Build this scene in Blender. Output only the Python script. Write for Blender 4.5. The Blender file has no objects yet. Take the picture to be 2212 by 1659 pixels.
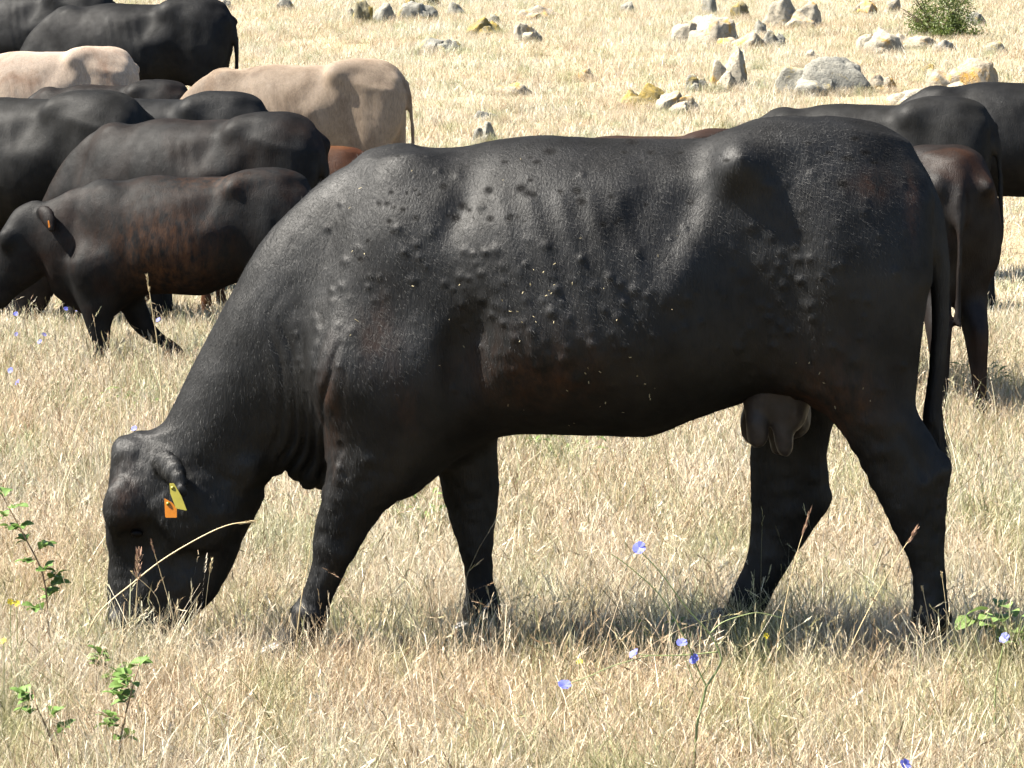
import bpy, bmesh, math, random
import numpy as np
from mathutils import Vector, Matrix
R = math.radians
rng = np.random.default_rng(7)
random.seed(7)
scene = bpy.context.scene
col = scene.collection

# ------------------------------------------------------------------ camera
DC, HC, FPX = 8.0, 1.45, 6904.0           # distance to the cow, eye height, focal length in 2212-px units
PITCH = math.atan((829.5 - 162) / FPX)
cam_d = bpy.data.cameras.new('camera'); cam = bpy.data.objects.new('camera', cam_d); col.objects.link(cam)
cam_d.sensor_width = 36; cam_d.lens = 36 * FPX / 2212; cam_d.clip_end = 3000; cam_d.clip_start = 0.1
cam.location = (0, -DC, HC); cam.rotation_euler = (math.pi / 2 - PITCH, 0, 0)
scene.camera = cam
# ------------------------------------------------------------------ sky, sun, exposure
SUN = Vector((-0.62, 0.0, 0.785)).normalized()
world = bpy.data.worlds.new('World'); scene.world = world; world.use_nodes = True
wn = world.node_tree; sky = wn.nodes.new('ShaderNodeTexSky'); sky.sky_type = 'NISHITA'; sky.sun_disc = False
sky.sun_elevation = math.asin(SUN.z); sky.sun_rotation = math.atan2(SUN.x, SUN.y)
wn.links.new(sky.outputs[0], wn.nodes['Background'].inputs[0]); wn.nodes['Background'].inputs[1].default_value = 0.05
sd = bpy.data.lights.new('sun', 'SUN'); sd.energy = 5.0; sd.angle = R(0.53); sd.color = (1, 0.94, 0.84)
sun = bpy.data.objects.new('sun', sd); col.objects.link(sun); sun.location = (-6, 1, 8)
sun.rotation_euler = (-SUN).to_track_quat('-Z', 'Y').to_euler()
vs = scene.view_settings; vs.view_transform = 'Standard'; vs.look = 'None'; vs.gamma = 1; vs.exposure = 2.95
vs.use_curve_mapping = False
cy = scene.cycles; cy.max_bounces = 5; cy.diffuse_bounces = 2; cy.glossy_bounces = 2; cy.transmission_bounces = 3; cy.transparent_max_bounces = 4; cy.use_adaptive_sampling = True; cy.adaptive_threshold = 0.04

# ------------------------------------------------------------------ helpers
SP, CP = math.sin(PITCH), math.cos(PITCH)
def at(px, py, Y=0.0):
    "pixel of the 2212-wide picture and a depth plane -> point in the place"
    a, b = (px - 1106) / FPX, (829.5 - py) / FPX
    d = (a, CP + b * SP, -SP + b * CP)
    t = (Y + DC) / d[1]
    return np.array([d[0] * t, Y, HC + d[2] * t])
GY = np.array([-60, 8.5, 12, 15.3, 19, 27, 44, 72, 140, 400, 900.])
GZ = np.array([0, 0, 0.04, 0.20, 0.60, 1.28, 2.68, 4.7, 8.6, 18, 30.])
_yy = np.linspace(-60, 900, 9601); _zz = np.interp(_yy, GY, GZ)
_k = np.hanning(31); _k /= _k.sum(); _zz = np.convolve(np.pad(_zz, 15, mode='edge'), _k, 'valid')
def gz(x, y):
    z = np.interp(y, _yy, _zz)
    far = np.clip((np.asarray(y) - 6) / 14, 0, 1)
    return z + far * (0.10 * np.sin(np.asarray(x) * 0.33 + 0.6) * np.sin(np.asarray(y) * 0.21 + 1.0)
                      + 0.035 * np.sin(np.asarray(x) * 1.1 + np.asarray(y) * 0.6)) \
             + 0.012 * np.sin(np.asarray(x) * 2.3 + 1) * np.sin(np.asarray(y) * 2.9)
def gpt(px, py):
    "where the view ray of a pixel meets the ground"
    a, b = (px - 1106) / FPX, (829.5 - py) / FPX
    ys = np.linspace(-2.5, 120, 12000)
    t = (ys + DC) / (CP + b * SP)
    z = HC + (-SP + b * CP) * t; x = a * t
    hit = np.nonzero(z <= gz(x, ys))[0]
    i = hit[0] if len(hit) else len(ys) - 1
    return Vector((x[i], ys[i], float(gz(x[i], ys[i]))))
def mesh_obj(name, V, F, mat=None, parent=None, smooth=True, loc=None):
    me = bpy.data.meshes.new(name)
    me.from_pydata(V if isinstance(V, list) else V.tolist(), [], F if isinstance(F, list) else F.tolist())
    if smooth: me.polygons.foreach_set('use_smooth', np.ones(len(me.polygons), bool))
    if mat: me.materials.append(mat)
    o = bpy.data.objects.new(name, me); col.objects.link(o)
    if parent: o.parent = parent
    if loc is not None: o.location = loc
    return o
def fast_mesh(name, V, F, smooth=True):
    "numpy vertices and equal-sized faces straight into a mesh"
    me = bpy.data.meshes.new(name); n = F.shape[1]
    me.vertices.add(len(V)); me.vertices.foreach_set('co', V.astype(np.float32).ravel())
    me.loops.add(F.size); me.loops.foreach_set('vertex_index', F.astype(np.int32).ravel())
    me.polygons.add(len(F)); me.polygons.foreach_set('loop_start', np.arange(0, F.size, n, dtype=np.int32))
    me.update(calc_edges=True)
    if smooth: me.polygons.foreach_set('use_smooth', np.ones(len(F), bool))
    return me
def tag(o, label=None, cat=None, group=None, kind=None):
    if label: o['label'] = label
    if cat: o['category'] = cat
    if group: o['group'] = group
    if kind: o['kind'] = kind
    return o
def vnoise(P, scale, seed=0):
    "value noise -1..1"
    Q = P * scale + seed * 17.13
    I = np.floor(Q).astype(np.int64); f = Q - I; f = f * f * (3 - 2 * f)
    def h(a, b, c):
        n = (a * 73856093) ^ (b * 19349663) ^ (c * 83492791) ^ (seed * 2654435)
        n = (n ^ (n >> 13)) * 1274126177 & 0x7fffffff
        return ((n ^ (n >> 16)) & 0xffff) / 32767.5 - 1
    out = 0
    for dx in (0, 1):
        for dy in (0, 1):
            for dz in (0, 1):
                w = (f[:, 0] if dx else 1 - f[:, 0]) * (f[:, 1] if dy else 1 - f[:, 1]) * (f[:, 2] if dz else 1 - f[:, 2])
                out = out + w * h(I[:, 0] + dx, I[:, 1] + dy, I[:, 2] + dz)
    return out

# node shorthand
def new_mat(name):
    m = bpy.data.materials.new(name); m.use_nodes = True
    nt = m.node_tree; return m, nt, nt.nodes['Principled BSDF']
def nd(nt, t, **kw):
    n = nt.nodes.new(t)
    for k, v in kw.items():
        if k.startswith('i_'):
            key = k[2:]; n.inputs[int(key) if key.isdigit() else key.replace('_', ' ')].default_value = v
        else: setattr(n, k, v)
    return n
def ramp(nt, src, stops):
    r = nt.nodes.new('ShaderNodeValToRGB'); e = r.color_ramp.elements
    while len(e) < len(stops): e.new(0.5)
    for el, (p, c) in zip(e, stops):
        el.position = p; el.color = (*c, 1) if len(c) == 3 else c
    nt.links.new(src, r.inputs[0]); return r.outputs[0]
def mix(nt, fac, a, b, mode='MIX'):
    m = nt.nodes.new('ShaderNodeMix'); m.data_type = 'RGBA'; m.blend_type = mode
    for s, v in ((m.inputs[0], fac), (m.inputs[6], a), (m.inputs[7], b)):
        if isinstance(v, bpy.types.NodeSocket): nt.links.new(v, s)
        else: s.default_value = v if not isinstance(v, tuple) or len(v) == 4 else (*v, 1)
    return m.outputs[2]
def math_n(nt, op, a, b=0.0, clamp=False):
    m = nt.nodes.new('ShaderNodeMath'); m.operation = op; m.use_clamp = clamp
    for s, v in ((m.inputs[0], a), (m.inputs[1], b)):
        if isinstance(v, bpy.types.NodeSocket): nt.links.new(v, s)
        else: s.default_value = v
    return m.outputs[0]
def noise(nt, vec, scale, detail=4, rough=0.55, dist=0.0):
    n = nd(nt, 'ShaderNodeTexNoise'); n.inputs['Scale'].default_value = scale; n.inputs['Detail'].default_value = detail
    n.inputs['Roughness'].default_value = rough; n.inputs['Distortion'].default_value = dist
    if vec is not None: nt.links.new(vec, n.inputs['Vector'])
    return n.outputs[0]
def mapping(nt, vec, scale):
    m = nd(nt, 'ShaderNodeMapping'); m.inputs['Scale'].default_value = scale; nt.links.new(vec, m.inputs[0]); return m.outputs[0]

# ------------------------------------------------------------------ materials
def coat_material(name, base, alt, alt_lo, alt_hi, spec=0.0135, rough=0.64, attrs=False, brown=(0.030, 0.013, 0.006), scale=2.2, sheen=0.0, drough=1.0):
    m, nt, b = new_mat(name)
    tc = nd(nt, 'ShaderNodeTexCoord').outputs['Object']
    n1 = noise(nt, tc, scale, 5, 0.6, 0.4)
    c = mix(nt, ramp(nt, n1, [(alt_lo, (0, 0, 0)), (alt_hi, (1, 1, 1))]), base, alt)
    mp = nd(nt, 'ShaderNodeMapping'); mp.inputs['Rotation'].default_value = (0, 0.7, 0); mp.inputs['Scale'].default_value = (190, 190, 34); nt.links.new(tc, mp.inputs[0])
    n2 = noise(nt, mp.outputs[0], 1.0, 3, 0.65, 0.6)                    # short hair lying back and down the body
    n3 = noise(nt, mapping(nt, tc, (55, 55, 17)), 1.0, 4, 0.65, 0.8)      # clumps and partings
    hair = math_n(nt, 'ADD', math_n(nt, 'MULTIPLY', n2, 0.5), math_n(nt, 'MULTIPLY', n3, 0.5))
    c = mix(nt, 0.75, c, ramp(nt, hair, [(0.3, (0.5, 0.5, 0.5)), (0.7, (1.3, 1.3, 1.3))]), 'MULTIPLY')
    big = noise(nt, tc, 7, 4, 0.6)
    sl = math_n(nt, 'MULTIPLY', ramp(nt, big, [(0.3, (0.55, 0.55, 0.55)), (0.7, (1.15, 1.15, 1.15))]), spec)
    if attrs:
        br = nd(nt, 'ShaderNodeAttribute', attribute_name='brown').outputs['Fac']
        bn = noise(nt, mapping(nt, tc, (24, 24, 9)), 1.0, 5, 0.7)
        c = mix(nt, math_n(nt, 'MULTIPLY', br, ramp(nt, bn, [(0.38, (0, 0, 0)), (0.66, (1, 1, 1))]), True), c, brown)
        sp = nd(nt, 'ShaderNodeAttribute', attribute_name='spot').outputs['Fac']
        c = mix(nt, sp, c, (0.0015, 0.0012, 0.0011, 1))
        rr = math_n(nt, 'ADD', math_n(nt, 'MULTIPLY', sp, 0.35), rough, True)
        sl = math_n(nt, 'MULTIPLY', sl, math_n(nt, 'SUBTRACT', 1.0, sp, True))
    df = nd(nt, 'ShaderNodeBsdfDiffuse'); df.inputs['Roughness'].default_value = drough; nt.links.new(c, df.inputs['Color'])
    gl = nd(nt, 'ShaderNodeBsdfGlossy'); nt.links.new(sl, gl.inputs['Color'])                # hair gloss without a hard grazing rim
    if attrs: nt.links.new(rr, gl.inputs['Roughness'])
    else: gl.inputs['Roughness'].default_value = rough
    ad = nd(nt, 'ShaderNodeAddShader'); nt.links.new(df.outputs[0], ad.inputs[0]); nt.links.new(gl.outputs[0], ad.inputs[1]); nt.links.new(ad.outputs[0], nt.nodes['Material Output'].inputs[0])
    bp = nd(nt, 'ShaderNodeBump'); bp.inputs['Strength'].default_value = 0.7; bp.inputs['Distance'].default_value = 0.005
    nt.links.new(hair, bp.inputs['Height']); nt.links.new(bp.outputs[0], df.inputs['Normal']); nt.links.new(bp.outputs[0], gl.inputs['Normal']); nt.nodes.remove(b)
    return m
def plain(name, c, rough=0.6, spec=0.3, var=0.25, scale=30, trans=0.0):
    m, nt, b = new_mat(name)
    tc = nd(nt, 'ShaderNodeTexCoord').outputs['Object']
    n = noise(nt, tc, scale, 4)
    cc = mix(nt, 1.0, (*c, 1), ramp(nt, n, [(0.25, (1 - var,) * 3), (0.75, (1 + var,) * 3)]), 'MULTIPLY')
    nt.links.new(cc, b.inputs['Base Color'])
    b.inputs['Roughness'].default_value = rough; b.inputs['Specular IOR Level'].default_value = spec
    if trans:
        t = nd(nt, 'ShaderNodeBsdfTranslucent'); nt.links.new(cc, t.inputs[0])
        mx = nd(nt, 'ShaderNodeMixShader'); mx.inputs[0].default_value = trans
        nt.links.new(b.outputs[0], mx.inputs[1]); nt.links.new(t.outputs[0], mx.inputs[2])
        nt.links.new(mx.outputs[0], nt.nodes['Material Output'].inputs[0])
    return m
M = {}
M['black'] = coat_material('black_coat', (0.0019, 0.0019, 0.0020, 1), (0.0030, 0.0028, 0.0025, 1), 0.4, 0.65, attrs=True, spec=0.0185, rough=0.56)
M['hair'] = coat_material('black_hair', (0.0022, 0.0022, 0.0023, 1), (0.0032, 0.0030, 0.0028, 1), 0.4, 0.65, spec=0.022, rough=0.6)
M['black2'] = coat_material('plain_black_coat', (0.00165, 0.00176, 0.00209, 1), (0.00275, 0.00264, 0.00253, 1), 0.4, 0.65)
M['bluish'] = coat_material('blue_black_coat', (0.001925, 0.0022, 0.00275, 1), (0.0033, 0.00352, 0.00385, 1), 0.4, 0.65)
M['greyblack'] = coat_material('grey_black_coat', (0.0033, 0.0033, 0.0033, 1), (0.0055, 0.005225, 0.004675, 1), 0.4, 0.65)
M['brownblack'] = coat_material('brown_black_coat', (0.001925, 0.001815, 0.001925, 1), (0.0088, 0.00341, 0.00165, 1), 0.50, 0.70, attrs=True, brown=(0.04675, 0.0187, 0.0066), scale=3.0)
M['darkbrown'] = coat_material('dark_brown_coat', (0.00231, 0.00209, 0.0022, 1), (0.00825, 0.004675, 0.0033, 1), 0.42, 0.62, scale=2.4)
M['tan'] = coat_material('tan_coat', (0.185, 0.142, 0.104, 1), (0.100, 0.070, 0.048, 1), 0.46, 0.66, spec=0.008, rough=0.6, scale=2.6)
M['cream'] = coat_material('cream_coat', (0.26, 0.205, 0.158, 1), (0.1815, 0.1183, 0.0825, 1), 0.5, 0.68, spec=0.008, rough=0.6, scale=3.2)
M['orange'] = coat_material('orange_brown_coat', (0.05775, 0.022, 0.0077, 1), (0.033, 0.01155, 0.00495, 1), 0.42, 0.62, rough=0.55)
M['brown'] = coat_material('brown_coat', (0.0132, 0.00605, 0.00385, 1), (0.0187, 0.00825, 0.00495, 1), 0.42, 0.62)
M['calf'] = coat_material('calf_coat', (0.0055, 0.003575, 0.00275, 1), (0.01925, 0.007975, 0.00385, 1), 0.52, 0.72, rough=0.55)
M['skin'] = plain('udder_skin', (0.0135, 0.0108, 0.0100), 0.55, 0.20, 0.45, 45)
M['horn'] = plain('hoof_horn', (0.0165, 0.0143, 0.0121), 0.45, 0.4, 0.4, 60)
M['eye'] = plain('eye_black', (0.002, 0.0016, 0.0015), 0.4, 0.06, 0.1)
M['tag_yellow'] = plain('tag_yellow_plastic', (0.1485, 0.1293, 0.011), 0.4, 0.4, 0.12, 60, 0.25)
M['tag_orange'] = plain('tag_orange_plastic', (0.33, 0.11, 0.00275), 0.35, 0.4, 0.10, 60, 0.35)
M['straw'] = plain('straw_bits', (0.198, 0.165, 0.0935), 0.6, 0.25, 0.3, 200, 0.2)

# ------------------------------------------------------------------ implicit animals
def catmull(A, m):
    A = np.asarray(A, float); n = len(A); out = []
    P = np.vstack([2 * A[0] - A[1], A, 2 * A[-1] - A[-2]])
    for i in range(n - 1):
        p0, p1, p2, p3 = P[i:i + 4]
        for s in range(m):
            t = s / m
            out.append(0.5 * (2 * p1 + (p2 - p0) * t + (2 * p0 - 5 * p1 + 4 * p2 - p3) * t * t + (3 * p1 - p0 - 3 * p2 + p3) * t ** 3))
    out.append(A[-1]); return np.array(out)
class Field:
    def __init__(s, lo, hi, h):
        s.lo, s.h = np.array(lo, float), h
        s.n = np.ceil((np.array(hi) - s.lo) / h).astype(int) + 1
        s.x = (s.lo[0] + h * np.arange(s.n[0])).astype(np.float32)
        s.y = (s.lo[1] + h * np.arange(s.n[1])).astype(np.float32)
        s.z = (s.lo[2] + h * np.arange(s.n[2])).astype(np.float32)
        s.F = np.full(s.n, 0.5, np.float32)
    def box(s, lo, hi):
        a = np.clip(np.floor((np.array(lo) - s.lo) / s.h).astype(int), 0, s.n)
        b = np.clip(np.ceil((np.array(hi) - s.lo) / s.h).astype(int) + 1, 0, s.n)
        return tuple(slice(i, j) for i, j in zip(a, b))
    def blend(s, sl, d, k, sub=False):
        A = s.F[sl]
        if sub:
            d = -d; hh = np.maximum(k - np.abs(A - d), 0) / k; s.F[sl] = np.maximum(A, d) + hh * hh * k * 0.25
        else:
            hh = np.maximum(k - np.abs(A - d), 0) / k; s.F[sl] = np.minimum(A, d) - hh * hh * k * 0.25
    def ball(s, c, r, k=0.05, sub=False, rot=0.0):
        "ellipsoid; rot turns it about y"
        c, r = np.array(c, float), np.array(r, float); e = max(r) + k + 2 * s.h
        sl = s.box(c - e, c + e)
        X = s.x[sl[0]][:, None, None] - c[0]; Y = s.y[sl[1]][None, :, None] - c[1]; Z = s.z[sl[2]][None, None, :] - c[2]
        if min(X.shape[0], Y.shape[1], Z.shape[2]) == 0: return
        ca, sa = math.cos(rot), math.sin(rot); X, Z = X * ca + Z * sa, -X * sa + Z * ca
        q = np.sqrt((X / r[0]) ** 2 + (Y / r[1]) ** 2 + (Z / r[2]) ** 2) + 1e-6
        d = (1 - 1 / q) * np.sqrt(X * X + Y * Y + Z * Z)
        s.blend(sl, d.astype(np.float32), k, sub)
    def loft(s, st, k=0.05, m=5, caps=True):
        """stations (xa,za, xb,zb, y0, w, c, p): the outline runs through both edge points;
        w half width, c where along a..b it is widest (0..1), p roundness"""
        S = catmull(st, m)
        A, B = S[:, 0:2], S[:, 2:4]; y0, w, cf, p = S[:, 4], S[:, 5], S[:, 6], S[:, 7]
        C = A + (B - A) * cf[:, None]; E = A - B; L = np.maximum(np.linalg.norm(E, axis=1), 1e-4)
        mar = k + 3 * s.h + 0.02
        lo = np.array([min(A[:, 0].min(), B[:, 0].min()), (y0 - w).min(), min(A[:, 1].min(), B[:, 1].min())]) - mar
        hi = np.array([max(A[:, 0].max(), B[:, 0].max()), (y0 + w).max(), max(A[:, 1].max(), B[:, 1].max())]) + mar
        sl = s.box(lo, hi)
        X = s.x[sl[0]][:, None].astype(float) + 0 * s.z[sl[2]][None, :]; Z = s.z[sl[2]][None, :] + 0 * X
        # side of each station line; orient along the chain
        N = np.stack([E[:, 1], -E[:, 0]], 1) / L[:, None]
        G = np.gradient(C, axis=0); sg = np.sign((N * G).sum(1).sum()); N = N * sg
        side = [(X - C[i, 0]) * N[i, 0] + (Z - C[i, 1]) * N[i, 1] for i in range(len(S))]
        T = np.full(X.shape, np.nan); best = np.full(X.shape, 9.0)
        for i in range(len(S) - 1):
            a, b = side[i], side[i + 1]
            ok = (a >= 0) & (b < 0) if i < len(S) - 2 else (a >= 0)
            if i == 0: ok = (b < 0)
            den = a - b; den = np.where(np.abs(den) < 1e-9, 1e-9, den)
            t = np.clip(a / den, 0, 1)
            cx = C[i, 0] + (C[i + 1, 0] - C[i, 0]) * t; cz = C[i, 1] + (C[i + 1, 1] - C[i, 1]) * t
            dist = np.hypot(X - cx, Z - cz) / (0.5 * (L[i] + L[i + 1]))
            use = ok & (dist < best); T[use] = (i + t)[use]; best[use] = dist[use]
        bad = np.isnan(T); T[bad] = 0
        i = np.clip(T.astype(int), 0, len(S) - 2); f = T - i
        li = lambda a: a[i] + (a[i + 1] - a[i]) * f
        cx, cz, ex, ez = li(C[:, 0]), li(C[:, 1]), li(E[:, 0]), li(E[:, 1]); el = np.maximum(np.hypot(ex, ez), 1e-4)
        q = ((X - cx) * ex + (Z - cz) * ez) / el
        cfm, wm, ym, pm = li(cf), np.maximum(li(w), 0.002), li(y0), li(p)
        H = np.where(q > 0, el * cfm, el * (1 - cfm)); H = np.maximum(H, 0.002)
        q3, H3, w3, y3, p3 = [v.astype(np.float32)[:, None, :] for v in (q, H, wm, ym, pm)]
        Y = s.y[sl[1]][None, :, None] - y3
        r = (np.abs(q3 / H3) ** p3 + np.abs(Y / w3) ** p3) ** (1 / p3) + 1e-5
        d = (1 - 1 / r) * np.sqrt(q3 * q3 + Y * Y)
        if caps:
            a0 = (-side[0]).astype(np.float32)[:, None, :]; a1 = side[-1].astype(np.float32)[:, None, :]
            d = np.maximum(np.maximum(d, a0), a1)
        d = np.where(bad[:, None, :], np.float32(0.5), d)
        s.blend(sl, d.astype(np.float32), k)
    def mesh(s):
        "naive surface nets"
        F = s.F; ins = F < 0
        c = np.zeros(np.array(F.shape) - 1, np.uint8)
        for dx in (0, 1):
            for dy in (0, 1):
                for dz in (0, 1):
                    c += ins[dx:F.shape[0] - 1 + dx, dy:F.shape[1] - 1 + dy, dz:F.shape[2] - 1 + dz]
        act = np.argwhere((c > 0) & (c < 8)); idx = np.full(c.shape, -1, np.int32)
        idx[act[:, 0], act[:, 1], act[:, 2]] = np.arange(len(act))
        acc = np.zeros((len(act), 3)); cnt = np.zeros(len(act))
        cor = [(a, b, d) for a in (0, 1) for b in (0, 1) for d in (0, 1)]
        val = {q: F[act[:, 0] + q[0], act[:, 1] + q[1], act[:, 2] + q[2]].astype(float) for q in cor}
        for q in cor:
            for ax in range(3):
                if q[ax]: continue
                q2 = tuple(1 if j == ax else q[j] for j in range(3))
                a, b = val[q], val[q2]; x = (a < 0) != (b < 0)
                t = np.where(x, a / np.where(a == b, 1, a - b), 0)
                P = np.zeros((len(act), 3)) + np.array(q); P[:, ax] += t
                acc += np.where(x[:, None], P, 0); cnt += x
        V = s.lo + s.h * (act + acc / cnt[:, None])
        faces = []
        for ax in range(3):
            u, v = (ax + 1) % 3, (ax + 2) % 3
            a = np.take(ins, range(F.shape[ax] - 1), ax); b = np.take(ins, range(1, F.shape[ax]), ax)
            e = np.argwhere(a != b); e = e[(e[:, u] > 0) & (e[:, v] > 0)]
            e = e[(e[:, u] < F.shape[u] - 1) & (e[:, v] < F.shape[v] - 1)]
            def cell(du, dv):
                g = e.copy(); g[:, u] += du; g[:, v] += dv; return idx[g[:, 0], g[:, 1], g[:, 2]]
            q = np.stack([cell(-1, -1), cell(0, -1), cell(0, 0), cell(-1, 0)], 1)
            flip = ~ins[e[:, 0], e[:, 1], e[:, 2]]
            q[flip] = q[flip][:, ::-1]; faces.append(q)
        return V, np.vstack(faces)
def normals(V, F):
    n = np.cross(V[F[:, 2]] - V[F[:, 0]], V[F[:, 3]] - V[F[:, 1]])
    N = np.zeros_like(V)
    for j in range(4): 
        for a in range(3): N[:, a] += np.bincount(F[:, j], n[:, a], len(V))
    return N / (np.linalg.norm(N, axis=1)[:, None] + 1e-12)
def relax(V, F, it=1):
    for _ in range(it):
        S = np.zeros_like(V); c = np.bincount(F.ravel(), minlength=len(V)) * 2.0
        for j in range(4):
            for o in (1, 3):
                for a in range(3): S[:, a] += np.bincount(F[:, j], V[F[:, (j + o) % 4], a], len(V))
        V = 0.5 * V + 0.5 * S / np.maximum(c, 1)[:, None]
    return V

def ed(rows, Y=None):
    "rows of outline pixels (ax,ay,bx,by, y0, w[, c, p]) -> loft stations"
    out = []
    for r in rows:
        ax, ay, bx, by, y0, w = r[:6]; c = r[6] if len(r) > 6 else 0.5; p = r[7] if len(r) > 7 else 2.0
        a, b = at(ax, ay, y0), at(bx, by, y0)
        out.append((a[0], a[2], b[0], b[2], y0, w, c, p))
    return out
TORSO = [(700, 640, 700, 900, 0, .05), (712, 560, 712, 960, 0, .12, .5), (740, 440, 740, 1015, 0, .175, .52), (780, 360, 780, 1070, 0, .205, .54), (830, 326, 830, 1084, 0, .235, .55, 2),
         (900, 321, 895, 1068, 0, .265, .56, 2), (980, 319, 975, 1000, 0, .295, .57, 2.05), (1080, 300, 1075, 944, 0, .325, .58, 2.1), (1180, 292, 1180, 936, 0, .345, .60, 2.15),
         (1290, 298, 1290, 938, 0, .355, .61, 2.15), (1400, 300, 1400, 939, 0, .35, .61, 2.15), (1500, 299, 1490, 906, 0, .33, .58, 2.15), (1590, 290, 1580, 876, 0, .295, .46, 2.3),
         (1680, 266, 1680, 850, 0, .265, .36, 2.45), (1760, 258, 1770, 830, 0, .252, .34, 2.5), (1840, 269, 1850, 800, 0, .232, .34, 2.4), (1910, 296, 1915, 760, 0, .195, .38, 2.3),
         (1960, 342, 1960, 700, 0, .15, .42, 2.2), (1988, 410, 1988, 640, 0, .085, .5), (1998, 480, 1998, 560, 0, .03, .5)]
NECK = [(860, 335, 800, 1040, 0, .16, .5, 2), (740, 362, 735, 1040, 0, .165, .52, 2), (640, 440, 700, 1046, 0, .150, .50, 2), (570, 515, 660, 1042, 0, .135, .46, 2), (515, 605, 625, 1018, 0, .125, .46, 2),
        (462, 700, 595, 1028, 0, .118, .46, 2), (408, 805, 572, 1050, 0, .112, .46, 2), (358, 902, 555, 1075, 0, .105, .46, 2), (318, 950, 540, 1100, 0, .09, .46, 2)]
HEAD = [(300, 940, 420, 950, 0, .045), (262, 951, 500, 1005, 0, .075, .5), (243, 985, 560, 1062, 0, .098, .42, 2.1), (236, 1040, 556, 1090, 0, .108, .38, 2.2), (230, 1100, 543, 1122, 0, .112, .34, 2.2), (229, 1150, 524, 1168, 0, .105, .34, 2.2),
        (234, 1205, 502, 1226, 0, .086, .38, 2.2), (233, 1260, 474, 1278, 0, .074, .42, 2.2), (233, 1310, 438, 1318, 0, .072, .45, 2.3), (240, 1345, 400, 1350, 0, .068, .5, 2.3), (262, 1368, 372, 1370, 0, .045, .5)]
HN = -.185
HIND_N = [(1700, 345, 1930, 345, -.03, .05, .5), (1678, 415, 1970, 405, -.075, .105, .5, 2.1), (1658, 495, 1992, 485, -.122, .12, .5, 2.2), (1650, 600, 1997, 590, -.155, .125, .5, 2.3), (1665, 720, 1990, 720, -.165, .115, .5, 2.2), (1705, 815, 1982, 820, -.17, .10, .5, 2.1), (1775, 885, 1980, 880, -.175, .085, .5),
          (1826, 950, 2008, 930, -.18, .068, .5), (1864, 1015, 2046, 985, -.185, .058, .5), (1896, 1075, 2052, 1030, -.187, .052), (1930, 1145, 2044, 1095, -.188, .046), (1958, 1200, 2041, 1170, -.188, .041), (1972, 1260, 2042, 1245, -.188, .037),
          (1973, 1310, 2047, 1300, -.188, .040), (1974, 1345, 2053, 1340, -.188, .042), (1988, 1385, 2046, 1385, -.188, .036), (1985, 1410, 2050, 1410, -.188, .040)]
HIND_F = [(1650, 480, 1960, 470, .12, .10), (1640, 620, 1960, 640, .145, .11), (1632, 780, 1880, 800, .16, .10), (1626, 900, 1808, 900, .17, .075), (1622, 980, 1786, 975, .175, .062), (1621, 1060, 1790, 1035, .177, .056), (1623, 1130, 1797, 1082, .178, .051),
          (1616, 1192, 1752, 1150, .178, .045), (1596, 1248, 1710, 1212, .178, .040), (1570, 1305, 1676, 1268, .178, .037), (1545, 1345, 1652, 1318, .178, .040), (1522, 1378, 1622, 1365, .178, .042), (1505, 1400, 1598, 1402, .178, .04)]
FORE_N = [(850, 400, 910, 400, -.03, .03), (815, 470, 950, 480, -.09, .075), (750, 580, 960, 590, -.145, .085), (700, 720, 960, 720, -.185, .085, .5), (708, 860, 945, 870, -.19, .085), (722, 930, 925, 960, -.185, .082), (714, 1000, 885, 1040, -.18, .076), (697, 1070, 838, 1092, -.175, .066), (683, 1135, 799, 1146, -.172, .056), (677, 1190, 764, 1204, -.17, .047),
          (668, 1236, 736, 1256, -.17, .040), (652, 1280, 714, 1304, -.17, .038), (630, 1322, 706, 1338, -.17, .042), (606, 1362, 694, 1372, -.17, .040), (590, 1392, 690, 1398, -.17, .045)]
FORE_F = [(900, 800, 1080, 760, .14, .09), (925, 920, 1078, 880, .15, .08), (945, 1015, 1074, 965, .155, .068), (958, 1080, 1078, 1055, .157, .058), (978, 1145, 1071, 1128, .158, .049), (1000, 1200, 1066, 1195, .158, .042), (1004, 1250, 1066, 1250, .158, .038),
          (1004, 1300, 1078, 1296, .158, .042), (1002, 1340, 1081, 1330, .158, .042), (1010, 1375, 1074, 1375, .158, .038), (1000, 1405, 1078, 1405, .158, .042)]
def tail_st(rows):
    out = []
    for i, (x, y, r, Y) in enumerate(rows):
        a = rows[max(i - 1, 0)]; b = rows[min(i + 1, len(rows) - 1)]
        dx, dy = b[0] - a[0], b[1] - a[1]; l = math.hypot(dx, dy) or 1
        nx, ny = dy / l, -dx / l; q = r * 863
        out.append((x + nx * q, y + ny * q, x - nx * q, y - ny * q, Y, r))
    return ed(out)
TAIL = [(1790, 300, .040, 0), (1870, 306, .044, 0), (1925, 334, .043, -.005), (1968, 380, .040, -.01), (2000, 440, .034, -.02), (2020, 510, .029, -.025), (2030, 590, .025, -.03), (2031, 680, .022, -.03), (2026, 770, .020, -.03),
        (2018, 850, .021, -.03), (2014, 905, .023, -.03), (2020, 950, .022, -.03), (2034, 990, .013, -.03), (2044, 1012, .004, -.03)]

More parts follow.
